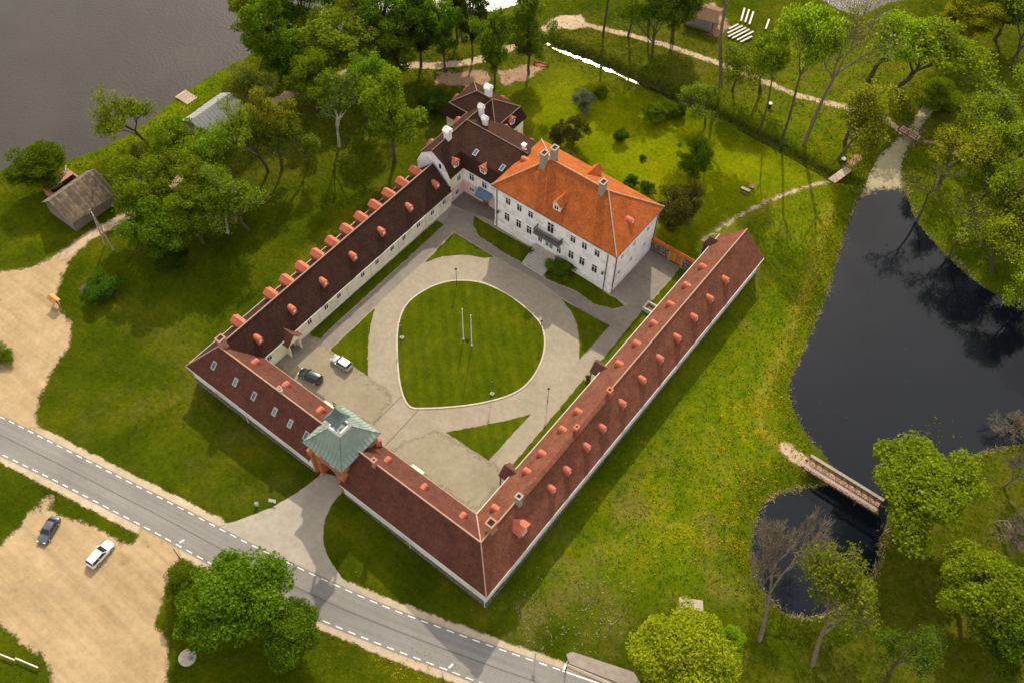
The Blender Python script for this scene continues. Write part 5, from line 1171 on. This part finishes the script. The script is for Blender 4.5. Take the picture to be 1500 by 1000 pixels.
mw = np.clip(meadow*.4 + wood*.15 + .06 + np.clip(1-np.abs(dw+3)/3, 0, 1)*.6, 0, 1)*(dw < -.6)*(droad > 4.6)
inside = np.maximum.reduce([-3 - PXY[:, 0], PXY[:, 0]-63, -0.3-PXY[:, 1], PXY[:, 1]-82]) < 0
lots = np.maximum.reduce([dpoly([(0, 800), (60, 745), (185, 800), (262, 815), (230, 1000), (80, 1000), (0, 912)]), dpoly([(0, 398), (84, 372), (92, 400), (106, 480), (52, 606), (0, 605)]), dpoly([(318, 770), (467, 697), (503, 718), (473, 790), (545, 880), (440, 836)])]) > -.6
mw = mw*(~inside)*(~lots)*(1-garden*.85)
P_ = scatter(gridval(mw), 420000, (-80, -55), (135, 200)); print('tufts', len(P_))
blades('meadow_grass', P_[:70000], .20, .13, 'leaf_meadow', 4, 'rough tufted meadow grass around the grounds', 'grass', .6)
P_ = scatter(gridval(np.clip(1 - np.abs(dc + .6)/.7, 0, 1)), 150000, (-15, 100), (70, 125)); blades('canal_grass', P_[:6000], .3, .12, 'leaf_meadow', 9, 'rank grass along the canal and ditch edges', 'grass', .7)
P_ = scatter(gridval(flower*(dw < -1)*(patch > .4)), 200000, (55, -50), (125, 130)); blades('dandelions', P_[:7000], .2, .09, 'leaf_dandelion', 6, 'yellow dandelions drifting through the meadow by the moat', 'flowers', .6)

uw = area([(740, 890), (800, 850), (900, 850), (930, 900), (880, 945), (780, 930)], 6)*.8
P_ = scatter(gridval(uw*(patch > .35)), 60000, (60, -8), (100, 30)); blades('cow_parsley', P_[:700], .3, .045, 'leaf_umbel', 8, 'white cow parsley scattered in the meadow by the road', 'flowers', .5)
LP_ = []
for _ in range(30):
    c = g(random.gauss(1362, 24), random.gauss(632, 13), WL); r_ = random.uniform(.08, .22)
    LP_.append(np.array([(c[0]+math.cos(k_*math.pi/2+_)*r_*random.uniform(.7, 1.2), c[1]+math.sin(k_*math.pi/2+_)*r_, WL+.02) for k_ in range(4)]))
for _ in range(8):
    c = g(random.uniform(1180, 1330), random.uniform(440, 620), WL); LP_.append(np.array([(c[0]+math.cos(k_*math.pi/2+_)*.1, c[1]+math.sin(k_*math.pi/2+_)*.08, WL+.02) for k_ in range(4)]))
LP_ = np.array(LP_); o = link('lily_pads', npmesh('lily_pads', LP_.reshape(-1, 3), np.arange(len(LP_)*4).reshape(-1, 4), 'leaf_olive')); o['kind'] = 'stuff'; tag(o, 'pale lily pads and floating leaves on the moat', 'lily pads')

# ------------------------------------------------------------------ log barn, ruin, boathouse, jetty, sheds
def gable_house(name, label, x0, x1, y0, y1, ze, zr, zb, wallm, roofm, over=.5, boards=0, cat='barn', axis_='y', roofm2=None):
    o = thing(name, ((x0+x1)/2, (y0+y1)/2, zb), label, cat); xm = (x0+x1)/2
    m = MB(); m.prism([(x0+over, y0+over), (x1-over, y0+over), (x1-over, y1-over), (x0+over, y1-over)], zb-.5, ze+.15)
    for y in (y0+over, y1-over): m.poly([(x0+over, y, ze), (x1-over, y, ze), (xm, y, zr-.25)])
    m.build('wall', wallm, o)
    for s_, rm in ((x0, roofm), (x1, roofm2 or roofm)):
        m = MB(); m.slab([(xm, y0, zr), (xm, y1, zr), (s_, y1, ze), (s_, y0, ze)], .12); r_ = m.build('roof', rm, o)
        if boards:
            n_ = int((y1-y0)/boards)
            for i in range(n_):
                ya = y0 + (y1-y0)*i/n_; yb = ya + (y1-y0)/n_*.9; k_ = random.uniform(-.06, .06); lift = .05 + random.uniform(0, .05)
                m = MB(); m.slab([(xm, ya, zr+lift), (xm, yb, zr+lift), (s_ + (xm-s_)*k_, yb, ze+(zr-ze)*k_+lift), (s_+(xm-s_)*k_, ya, ze+(zr-ze)*k_+lift)], .05); m.build('roof_board', rm, r_)
    return o
bz = -1.8
bn = gable_house('log_barn', 'weathered grey log barn with plank roof by the lake', -54.6, -45.4, 8.9, 19.7, .9+.2, 4.6, bz, 'wood_grey', 'shingle_wood', .6, .42)
ru = thing('ruined_shed', (-57, 15, -2), 'collapsed brick shed behind the log barn', 'ruin')
m = MB(); m.slab([(-58.5, 12, .4), (-55.2, 12, 1.8), (-55.2, 17.5, 1.9), (-59.2, 18, .2)], .15); m.build('fallen_roof', 'brick_ruin', ru)
m = MB(); m.box((-58.6, 11.8, -2.4), (-55.0, 12.2, .6)); m.box((-58.8, 12.2, -2.4), (-58.4, 18, .1)); m.box((-58.4, 17.6, -2.4), (-55, 18, .8)); m.build('wall', 'brick_ruin', ru)
for i in range(7): m = MB(); c = (random.uniform(-58, -55.6), random.uniform(12.5, 17.5)); a_ = random.uniform(0, 3); m.obox(c, (math.cos(a_), math.sin(a_)), 1.6, .18, 1.5, 1.7); m.build('fallen_plank', 'wood_pale', ru)
gable_house('boathouse', 'boathouse with pale sheet-metal roof among trees at the lake', -51.3, -43.8, 41.0, 52.0, 1.0, 3.2, -1.7, 'wood_grey', 'tin_light', .4, .8, 'boathouse', roofm2='tin_grey')
jt = thing('jetty', (-59.3, 48.5, WL), 'small square wooden jetty at the lake shore', 'jetty')
for i in range(10): m = MB(); x = -61.2 + i*.39; m.box((x, 46.9, -2.02), (x+.34, 49.8, -1.94)); m.build('plank', 'wood_pale', jt)
m = MB(); m.box((-61.2, 47.2, -2.2), (-57.3, 47.35, -2.02)); m.build('joist', 'wood_grey', jt); m = MB(); m.box((-61.2, 49.3, -2.2), (-57.3, 49.45, -2.02)); m.build('joist', 'wood_grey', jt)
for x in (-61.0, -57.6):
    for y in (47.3, 49.4): m = MB(); m.tube([(x, y, -4), (x, y, -2.03)], .09, 6); m.build('post', 'wood_grey', jt)
P1 = base_at(1012, 905)
sh = thing('garden_shed', (86.3, 18.6, zg(86.3, 18.6)), 'small plank shed with two-tone flat-pitched roof in the meadow', 'shed')
zz = zg(86.3, 18.6); dd = np.array([.87, .5]); nn2 = np.array([-.5, .87]); cc = np.array([86.3, 18.4])
m = MB(); m.obox(cc, dd, 3.0, 3.2, zz-.3, zz+1.9); m.build('wall', 'wood_grey', sh)
q = lambda u, v, h_: (*(cc + dd*u + nn2*v), zz+h_)
m = MB(); m.slab([q(-1.75, .1, 2.75), q(1.75, .1, 2.75), q(1.75, 1.95, 2.0), q(-1.75, 1.95, 2.0)], .1); m.build('roof', 'wood_rail', sh)
m = MB(); m.slab([q(-1.75, .1, 2.75), q(1.75, .1, 2.75), q(1.75, -1.95, 1.9), q(-1.75, -1.95, 1.9)], .1); m.build('roof', 'wood_grey', sh)

# ------------------------------------------------------------------ bridges
def lattice_bridge():
    z0 = -.75; x0, x1, y0, y1 = 88.2, 100.9, 50.3, 52.5
    o = thing('footbridge', (94.5, 51.4, WL), 'wooden footbridge with lattice railings over the moat', 'bridge')
    n_ = 30
    for i in range(n_): m = MB(); x = x0 + (x1-x0)*i/n_; m.box((x, y0+.1, z0), (x+(x1-x0)/n_-.03, y1-.1, z0+.08)); m.build('deck_plank', 'wood_red', o)
    for y in (y0+.25, y1-.4): m = MB(); m.box((x0-.5, y, z0-.5), (x1+.5, y+.2, z0-.01)); m.build('beam', 'wood_brown', o)
    for y in (y0, y1):
        m = MB(); m.box((x0-.1, y-.26, z0+1.15), (x1+.1, y+.26, z0+1.25)); ra = m.build('railing', 'wood_rail', o)
        m = MB(); m.box((x0, y-.04, z0+.1), (x1, y+.04, z0+.22)); m.build('bottom_rail', 'wood_brown', ra)
        k_ = 11
        for i in range(k_+1): m = MB(); x = x0 + (x1-x0)*i/k_; m.box((x-.06, y-.06, z0-.3), (x+.06, y+.06, z0+1.149)); m.build('post', 'wood_brown', ra)
        for i in range(k_):
            xa, xb = x0 + (x1-x0)*i/k_, x0 + (x1-x0)*(i+1)/k_
            for zA, zB, e_ in ((.22, 1.12, -.03), (1.12, .22, .03)): m = MB(); m.beam((xa, y+e_, z0+zA), (xb, y+e_, z0+zB), .05, .07); m.build('lattice', 'wood_brown', ra)
    for x in (x0+3.2, x1-3.2):
        for y in (y0+.3, y1-.3): m = MB(); m.tube([(x, y, -5), (x, y, z0-.4)], .13, 7); m.build('pile', 'wood_brown', o)
lattice_bridge()
def small_bridge(name, label, a_, b_, w_, zz, mat, rail):
    a_, b_ = np.array(a_, float), np.array(b_, float); d = (b_-a_)/np.hypot(*(b_-a_)); n_ = np.array([-d[1], d[0]]); L_ = np.hypot(*(b_-a_)); c = (a_+b_)/2
    o = thing(name, (*c, zz), label, 'bridge'); k_ = max(6, int(L_/.3))
    for i in range(k_): p = a_ + d*(L_*(i+.5)/k_); m = MB(); m.obox(p, n_, w_, L_/k_-.03, zz, zz+.07); m.build('deck_plank', mat, o)
    for s_ in (-1, 1):
        m = MB(); m.obox(c + n_*s_*(w_/2-.2), d, L_+.4, .15, zz-.3, zz-.005); m.build('beam', 'wood_brown', o)
        if rail:
            for f in (-.48, 0, .48): p = c + d*L_*f + n_*s_*w_/2; m = MB(); m.obox(p, d, .16, .16, zz-.4, zz+1.35); m.build('post', 'wood_brown', o)
            for h_ in (.6, 1.15): m = MB(); m.obox(c + n_*s_*w_/2, d, L_, .08, zz+h_, zz+h_+.1); m.build('rail', 'wood_brown', o)
small_bridge('footbridge', 'short red-brown railed footbridge over the inlet', (66.2, 135.6), (70.6, 134.8), 1.9, -.9, 'wood_red', True)
small_bridge('footbridge', 'low plank footbridge without railings over the ditch', (61.9, 112.2), (63.0, 117.6), 1.7, -1.0, 'wood_pale', False)

# ------------------------------------------------------------------ cars
def car(label, c, head, L_, W_, Hh, paint, roof=None, estate=False):
    z0 = zg(c[0], c[1]) + .03 if not (6 < c[0] < 53 and 9 < c[1] < 60) else CZ
    o = thing('parked_car', (c[0], c[1], z0), label, 'car', None); o.rotation_euler = (0, 0, math.atan2(head[1], head[0]))
    def put(m, name, mat, smooth=False, par=None):
        ob = m.build(name, mat, None, smooth=smooth); ob.parent = par or o; return ob
    hl, hw_ = L_/2, W_/2
    def loft(st, name, mat):
        m = MB(); n_ = len(st[0][1]); rows = [[(x, y, zz) for y, zz in r_] for x, r_ in st]
        for a_, b_ in zip(rows, rows[1:]):
            for k_ in range(n_-1): m.poly([a_[k_], a_[k_+1], b_[k_+1], b_[k_]])
        m.poly(rows[0]); m.poly(rows[-1]); return put(m, name, mat, True)
    bh = Hh*.60
    def sec(w_, zt): return [(-w_*.96, .22), (-w_, .42), (-w_*.99, zt*.72), (-w_*.90, zt*.95), (-w_*.6, zt), (0, zt*1.02), (w_*.6, zt), (w_*.90, zt*.95), (w_*.99, zt*.72), (w_, .42), (w_*.96, .22)]
    body = loft([(-hl, sec(hw_*.80, bh*.86)), (-hl*.965, sec(hw_*.92, bh*.96)), (-hl*.8, sec(hw_, bh)), (0, sec(hw_, bh)), (hl*.38, sec(hw_, bh*.98)), (hl*.8, sec(hw_*.97, bh*.86)), (hl*.95, sec(hw_*.88, bh*.74)), (hl, sec(hw_*.72, bh*.62))], 'body', paint)
    xr0, xr1 = (-hl*.93, -hl*.80) if estate else (-hl*.80, -hl*.48)
    xf1, xf0 = hl*.08, hl*.42
    bw, tw = hw_*.92, hw_*.74; zt = Hh
    m = MB(); B = [(xr0, -bw), (xf0, -bw), (xf0, bw), (xr0, bw)]; T = [(xr1, -tw), (xf1, -tw), (xf1, tw), (xr1, tw)]
    for k_ in range(4):
        j = (k_+1) % 4; m.poly([(*B[k_], bh*.97), (*B[j], bh*.97), (*T[j], zt-.05), (*T[k_], zt-.05)])
    put(m, 'windows', 'glass_dark')
    m = MB(); R_ = []
    for x in np.linspace(xr1-.05, xf1+.05, 5):
        t_ = (x-(xr1+xf1)/2)/((xf1-xr1)/2); zz = zt - .05*t_*t_; R_.append([(x, -tw-.03, zz-.09), (x, -tw*.8, zz-.01), (x, 0, zz+.02), (x, tw*.8, zz-.01), (x, tw+.03, zz-.09)])
    for a_, b_ in zip(R_, R_[1:]):
        for k_ in range(4): m.poly([a_[k_], a_[k_+1], b_[k_+1], b_[k_]])
    put(m, 'roof', roof or paint, True)
    for s_ in (-1, 1):
        for xa, xb in ((xf0-.02, xf1), (xr0+.02, xr1), ((xf0+xr0)/2-.05, (xf1+xr1)/2)):
            m = MB(); m.beam((xa, s_*(bw+.005), bh*.96), (xb, s_*(tw+.012), zt-.07), .07, .05); put(m, 'pillar', paint)
        m = MB(); m.tube([(xf0-.35, s_*hw_, bh*1.0), (xf0-.35, s_*(hw_+.2), bh*1.05)], [.1, .12], 6); put(m, 'mirror', paint)
        m = MB(); m.box((hl*.86, s_*hw_*.62-.17, bh*.58), (hl*.975, s_*hw_*.62+.17, bh*.76)); put(m, 'headlight', 'lamp_clear')
        m = MB(); m.box((-hl*.995, s_*hw_*.66-.14, bh*.62), (-hl*.93, s_*hw_*.66+.14, bh*.9)); put(m, 'tail_light', 'lamp_red')
        for x in (-hl*.6, hl*.62):
            m = MB(); m.tube([(x, s_*(hw_-.2), .32), (x, s_*(hw_+.015), .32)], .32, 14); wh = put(m, 'wheel', 'rubber')
            m = MB(); m.tube([(x, s_*(hw_+.01), .32), (x, s_*(hw_+.03), .32)], .2, 10); put(m, 'rim', 'gutter_metal', False, wh)
    return o
def seg(a_, b_): 
    p, q = base_at(*a_), base_at(*b_); return (p+q)/2, (q-p)[:2]
c, d = seg((134, 829), (163, 797)); car('white estate car on the sandy parking lot', c, d, 4.65, 1.8, 1.48, 'paint_white', estate=True)
c, d = seg((82, 763), (64, 793)); car('dark grey saloon car on the sandy parking lot', c, d, 4.5, 1.78, 1.42, 'paint_slate')
c, d = seg((470, 560), (441, 546)); car('black hatchback parked in the courtyard', c, d, 4.4, 1.78, 1.5, 'paint_black', estate=True)
c, d = seg((513, 541), (489, 526)); car('silver hatchback with white roof parked in the courtyard', c, d, 4.0, 1.74, 1.5, 'paint_silver', 'paint_white', True)

# ------------------------------------------------------------------ lamps, poles, small things
def lamp(name, label, px, py, h_, group=None, base=False):
    p = g(px, py, CZ); o = thing(name, (p[0], p[1], CZ), label, 'lamp', group); x, y = p[:2]
    m = MB(); m.tube([(x, y, 0), (x, y, .5), (x, y, .55), (x, y, h_-.6)], [.10, .10, .055, .045], 8); m.build('post', 'dark_metal', o)
    m = MB(); m.tube([(x, y, h_-.6), (x, y, h_-.5), (x, y, h_-.1)], [.06, .13, .2], 6); m.build('lantern', 'lamp_clear', o)
    m = MB(); m.tube([(x, y, h_-.1), (x, y, h_-.05), (x, y, h_+.12), (x, y, h_+.25)], [.24, .24, .08, .02], 6); m.build('lantern_cap', 'dark_metal', o)
    if base: m = MB(); m.box((x-.3, y-.3, 0), (x+.3, y+.3, .35)); m.build('footing', 'concrete', o)
lamp('courtyard_lamp', 'black lantern post on the round lawn, towards the mansard wing', 669, 417, 4.6)
lamp('courtyard_lamp', 'black lantern post on the round lawn, towards the long mossy range', 589, 495, 4.3, None, True)
lamp('courtyard_lamp', 'black lantern post on the round lawn, towards the manor corner', 792, 491, 4.3)
lamp('courtyard_lamp', 'black lantern post on the round lawn, towards the gate side', 721, 577, 4.6, None, True)
lamp('courtyard_lamp', 'black lantern post on gravel beside the moat-side range', 802, 588, 4.2)
for (px, py), w_ in (((679, 497), 'nearer the mansard wing'), ((691, 506), 'nearer the gate tower')):
    p = g(px, py, CZ+.08); o = thing('flagpole', (p[0], p[1], CZ), 'white flagpole on the round lawn, ' + w_, 'flagpole'); x, y = p[:2]
    m = MB(); m.tube([(x, y, 0), (x, y, 9.0)], [.09, .05], 8); m.build('pole', 'white_paint', o)
    m = MB(); m.tube([(x, y, 8.95), (x, y, 9.05), (x, y, 9.15)], [.03, .11, .03], 8); m.build('finial', 'white_paint', o)
    m = MB(); m.tube([(x, y, .05), (x, y, .3)], .2, 8); m.build('base_collar', 'concrete', o)
def street_lamp(label, foot, top_h, arm, world=None):
    p = base_at(*foot) if world is None else np.array([*world, zg(*world)]); o = thing('street_lamp', p, label, 'lamp'); x, y, zz = p
    m = MB(); m.tube([(x, y, zz-.3), (x, y, zz+top_h)], [.10, .06], 8); m.build('post', 'wood_brown', o)
    m = MB(); m.tube([(x, y, zz+top_h-.3), (x+arm[0]*.5, y+arm[1]*.5, zz+top_h+.35), (x+arm[0], y+arm[1], zz+top_h+.5)], .035, 6); m.build('arm', 'gutter_metal', o)
    m = MB(); e_ = np.array(arm)/np.hypot(*arm); m.obox((x+arm[0], y+arm[1]), e_, .7, .25, zz+top_h+.45, zz+top_h+.6); m.build('lamp_head', 'white_paint', o)
street_lamp('wooden street lamp at the mouth of the parking lot', (271, 828), 6.5, (.4, 1.5))
street_lamp('street lamp on the verge across the road from the wing corner', (651, 1006), 6.0, (.2, 1.6))
street_lamp('street lamp beside the bus stop platform', (828, 984), 6.0, (.3, -1.2))
p = base_at(784, 963); o = thing('road_sign', p, 'small road sign on a post at the verge near the bus stop', 'sign'); m = MB(); m.tube([p, p + [0, 0, 2.3]], .04, 6); m.build('post', 'dark_metal', o)
m = MB(); m.obox(p, (1, .35), .55, .04, p[2]+1.8, p[2]+2.35); m.build('sign_plate', 'gutter_metal', o)
# leaning A-shaped power pole
o = thing('power_pole', base_at(160, 363), 'A-shaped wooden power pole by the farm track', 'pole'); a_, b_ = base_at(154, 359), base_at(167, 367); t_ = (a_+b_)/2 + np.array([0, 0, 9.6])
for q_ in (a_, b_): m = MB(); m.tube([q_, t_], [.16, .11], 7); m.build('leg', 'wood_pale', o)
m = MB(); mm = (a_+b_)/2; m.beam(a_ + (t_-a_)*.35, b_ + (t_-b_)*.35, .1, .12); m.build('brace', 'wood_brown', o)
m = MB(); m.beam(t_ + [-.9, .3, -.1], t_ + [.9, -.3, -.1], .12, .12); m.build('crossarm', 'wood_brown', o)
for k_ in (-.8, 0, .8): m = MB(); m.tube([t_ + [k_, -k_/3, -.05], t_ + [k_, -k_/3, .25]], [.03, .06], 6); m.build('insulator', 'white_paint', o)
# information kiosk
p = base_at(84, 447); o = thing('notice_board', p, 'small roofed wooden notice board at the gravel yard', 'notice board'); x, y, zz = p
for s_ in (-.8, .8): m = MB(); m.box((x+s_-.07, y-.07, zz-.2), (x+s_+.07, y+.07, zz+1.9)); m.build('post', 'wood_brown', o)
m = MB(); m.box((x-.73, y-.05, zz+.7), (x+.73, y+.05, zz+1.7)); m.build('panel', 'wood_gate', o)
for s_ in (-1, 1): m = MB(); m.slab([(x-1.1, y, zz+2.3), (x+1.1, y, zz+2.3), (x+1.1, y+s_*.7, zz+1.85), (x-1.1, y+s_*.7, zz+1.85)], .06); m.build('roof', 'wood_gate', o)
# bus stop platform
bp = [base_at(*q)[:2] for q in ((829, 958), (838, 954), (928, 984), (940, 1004), (905, 1000), (834, 972))]; zz = zg(*bp[0])
o = thing('bus_platform', (*np.mean(bp, 0), zz), 'raised paved bus stop platform beside the road', 'platform'); m = MB(); m.prism([tuple(q) for q in bp], zz-.6, zz+.15); m.build('slab', 'stone_paving', o)
pk = [base_at(830, 973)[:2], base_at(905, 1005)[:2]]; m = MB(); m.beam((*pk[0], zz+.16), (*pk[1], zz+.16), .14, .16); m.build('kerb', 'kerb_stone', o)
# concrete well ring
p = base_at(275, 963); o = thing('well_cover', p, 'round concrete well cover with a short vent pipe under the trees', 'well'); x, y, zz = p
m = MB(); m.tube([(x, y, zz-.2), (x, y, zz+.3)], 1.25, 24); m.build('ring', 'kerb_stone', o); m = MB(); m.tube([(x+.5, y+.2, zz+.3), (x+.5, y+.2, zz+.8)], .3, 10); m.build('vent_pipe', 'tin_grey', o)
p = base_at(232, 952); 
# pale rails at the lot's edge
for k_, (a_, b_) in enumerate((((-14, 953), (24, 968)), ((25, 965), (58, 979)))):
    p, q_ = base_at(*a_), base_at(*b_); o = thing('barrier_rail', (p+q_)/2, ('low white barrier rail in grass, the section ending nearer the parking sand', 'low white barrier rail in grass, the section running off to the field')[1-k_], 'rail')
    m = MB(); m.tube([p + [0, 0, .55], q_ + [0, 0, .55]], .11, 8); m.build('rail', 'gutter_metal', o)
    for f in (.1, .9): w_ = p + (q_-p)*f; m = MB(); m.tube([w_ - [0, 0, .2], w_ + [0, 0, .5]], .06, 6); m.build('post', 'gutter_metal', o)
# board and box near the gate
p = base_at(400, 737); o = thing('sign_board', p, 'white sign board on the grass near the gate drive', 'sign'); m = MB(); m.slab([p + [-.6, -.3, .5], p + [.5, .2, .5], p + [.4, .5, 1.0], p + [-.7, 0, 1.0]], .06); m.build('board', 'white_paint', o); m = MB(); m.tube([p - [0, 0, .1], p + [0, 0, .7]], .05, 6); m.build('post', 'dark_metal', o)
p = base_at(377, 740); o = thing('meter_box', p, 'small grey meter box on the grass near the gate drive', 'box'); m = MB(); m.obox(p, (.8, .6), .5, .35, p[2]-.1, p[2]+.9); m.build('cabinet', 'gutter_metal', o); m = MB(); m.obox(p, (.8, .6), .6, .45, p[2]+.9, p[2]+.96); m.build('lid', 'tin_grey', o)
# red rowing boat
p = base_at(793, 95); o = thing('rowing_boat', p, 'upturned red rowing boat on the grass by the canal', 'boat'); m = MB(); rows = []
for i in range(9):
    t_ = -1 + i/4; w_ = .75*(1-abs(t_)**2.4) + .03; rows.append([(p[0]+t_*1.9*.9 + s_*w_*-.2, p[1]+t_*1.9*.35 + s_*w_, p[2] + (.55 if abs(s_) < .1 else (.45 if abs(s_) < .6 else .02))*(1-.25*t_*t_)) for s_ in (-1, -.6, 0, .6, 1)])
for a_, b_ in zip(rows, rows[1:]):
    for k_ in range(4): m.poly([a_[k_], a_[k_+1], b_[k_+1], b_[k_]])
m.build('hull', 'boat_red', o, smooth=True); m = MB(); m.tube([(r_[2][0], r_[2][1], r_[2][2]+.03) for r_ in rows], .05, 6); m.build('keel', 'wood_brown', o)
# bin
def litter_bin(px, py, label):
    p = base_at(px, py); o = thing('litter_bin', p, label, 'bin'); m = MB(); m.tube([p, p + [0, 0, 1.0]], [.4, .45], 10); m.build('body', 'bin_green', o); m = MB(); m.tube([p + [0, 0, 1.0], p + [0, 0, 1.15]], [.5, .4], 10); m.build('lid', 'white_paint', o)
litter_bin(1127, 157, 'dark green litter bin with pale lid in the park wood'); litter_bin(1234, 238, 'dark litter bin with pale lid by the plank footbridge'); litter_bin(1391, 808, 'dark litter bin with pale lid under the tree south of the footbridge')
for px, py, w_ in ((1213, 62, 'nearer the lake'), (1213, 73, 'nearer the path')):
    p = base_at(px, py); o = thing('white_stone', p, 'small white painted stone in the park, ' + w_, 'stone'); m = MB(); m.tube([p - [0, 0, .1], p + [0, 0, .15], p + [.03, 0, .32], p + [.05, 0, .4]], [.42, .45, .3, .08], 9); m.build('boulder', 'white_paint', o, smooth=True)
# picnic bench in the garden
p = base_at(1091, 281); o = thing('garden_bench', p, 'pale wooden garden bench with table on the lawn by the path', 'bench'); x, y, zz = p
for i in range(3): m = MB(); m.obox((x, y+.22*i-.2), (1, 0.1), 1.9, .18, zz+.72, zz+.78); m.build('table_plank', 'wood_bench', o)
for s_ in (-1, 1):
    m = MB(); m.obox((x, y+s_*.75), (1, .1), 1.9, .3, zz+.42, zz+.48); m.build('seat', 'wood_brown', o)
    m = MB(); m.obox((x+s_*.7, y), (.1, -1), 1.7, .1, zz, zz+.41); m.build('leg', 'wood_brown', o)
    m = MB(); m.obox((x+s_*.7, y), (.1, -1), .6, .1, zz+.49, zz+.71); m.build('leg', 'wood_brown', o)
p = base_at(1101, 275); o = thing('fire_pit', p, 'small rusty fire bowl beside the garden bench', 'fire bowl'); m = MB(); m.tube([p, p + [0, 0, .3], p + [0, 0, .5]], [.15, .5, .6], 10); m.build('bowl', 'brick_ruin', o); m = MB(); m.tube([p + [0, 0, .44], p + [0, 0, .47]], .5, 10); m.build('ash', 'soot', o)
# white spectator benches and stage in the park
def bench(a_, b_, label, group):
    p, q_ = base_at(*a_), base_at(*b_); c = (p+q_)/2; o = thing('spectator_bench', c, label, 'bench', group); d = (q_-p)[:2]; L_ = np.hypot(*d); d = d/L_
    m = MB(); m.obox(c, d, L_, .42, c[2]+.42, c[2]+.5); m.build('seat', 'wood_bench', o)
    for f in (-.42, 0, .42): m = MB(); m.obox(c[:2] + d*L_*f, (-d[1], d[0]), .35, .1, c[2]-.2, c[2]+.42); m.build('leg', 'wood_brown', o)
LB = ('white plank bench in the rows beside the massive-trunked tree', 'rows of spectator benches'); LC = ('white plank bench set crosswise behind the bench rows', 'crosswise spectator benches')
for a_, b_ in (((1067, 45), (1081, 38)), ((1065, 51), (1087, 40.5)), ((1066, 56), (1092, 43.5)), ((1072, 58.5), (1097, 46)), ((1079, 61), (1103, 49)), ((1084, 64), (1101, 56))): bench(a_, b_, *LB)
for a_, b_ in (((1085, 33), (1090, 15)), ((1091, 35), (1096.5, 17)), ((1097, 38), (1103, 20))): bench(a_, b_, *LC)
for a_, b_ in (((1121, 45), (1126, 31)), ((1132, 55), (1135, 45)), ((1113, 61), (1119, 58))): bench(a_, b_, 'single white plank bench apart from the bench rows', 'scattered spectator benches')
sx, sy = 14.5, 139.5; zz = zg(sx, sy); st = thing('open_stage', (sx, sy, zz), 'low open-air stage with dark brown roof among the park trees', 'stage')
m = MB(); m.obox((sx, sy), (1, .25), 7, 5, zz-.3, zz+.7); m.build('platform', 'wood_grey', st)
d = np.array([.97, .243]); n2 = np.array([-.243, .97])
for u in (-3.2, 3.2):
    for v in (-2.2, 2.2): q_ = np.array([sx, sy]) + d*u + n2*v; m = MB(); m.box((q_[0]-.1, q_[1]-.1, zz+.7), (q_[0]+.1, q_[1]+.1, zz+3.2)); m.build('post', 'wood_brown', st)
for s_ in (-1, 1):
    Q = lambda u, v, h_: (*(np.array([sx, sy]) + d*u + n2*v), zz+h_); m = MB(); m.slab([Q(-4, 0, 4.3), Q(4, 0, 4.3), Q(4, s_*3, 3.1), Q(-4, s_*3, 3.1)], .12); m.build('roof', 'wood_brown', st)
# garden seats at the porches and by the range
for px, py, lab in ((875, 534, 'dark planter beside the porch of the moat-side range, nearer the manor'), (861, 556, 'dark planter beside the porch of the moat-side range, nearer the lantern post'), (744, 698, 'dark planter by the small porch near the range corner')):
    p = g(px, py, CZ); o = thing('planter', p, lab, 'planter'); m = MB(); m.tube([p, p + [0, 0, .55]], [.3, .4], 10); m.build('tub', 'dark_metal', o); V, Fq = leaves_np(p + np.random.normal(size=(160, 3))*[.22, .22, .15] + [0, 0, .8], np.random.normal(size=(160, 3)), .13, np.random.default_rng(3)); c = link('foliage', npmesh('foliage', V - p, Fq, 'leaf_dark'), o)
p = g(468, 583, CZ); o = thing('bicycle_rack', p, 'dark metal bicycle rack by the front range in the courtyard', 'rack'); x, y = p[:2]
for i in range(5): m = MB(); xx = x-1.0+i*.5; m.tube([(xx, y-.4, 0), (xx, y-.4, .7), (xx, y, .95), (xx, y+.4, .7), (xx, y+.4, 0)], .045, 6); m.build('hoop', 'dark_metal', o)
for s_ in (-.4, .4): m = MB(); m.beam((x-1.2, y+s_, .05), (x+1.2, y+s_, .05), .07, .07); m.build('rail', 'dark_metal', o)
for px, py, lab in ((482, 596, 'pale wooden bench by the gate tower in the courtyard'), (611, 690, 'pale stone slab bench against the front range')):
    p = g(px, py, CZ); o = thing('courtyard_bench', p, lab, 'bench'); m = MB(); m.obox(p, (1, 0), 2.4, .9, .42, .5); m.build('seat', 'plaster_cream', o)
    for s_ in (-.9, .9): m = MB(); m.obox((p[0]+s_, p[1]), (0, 1), .8, .15, CZ, .42); m.build('leg', 'plaster_cream', o)
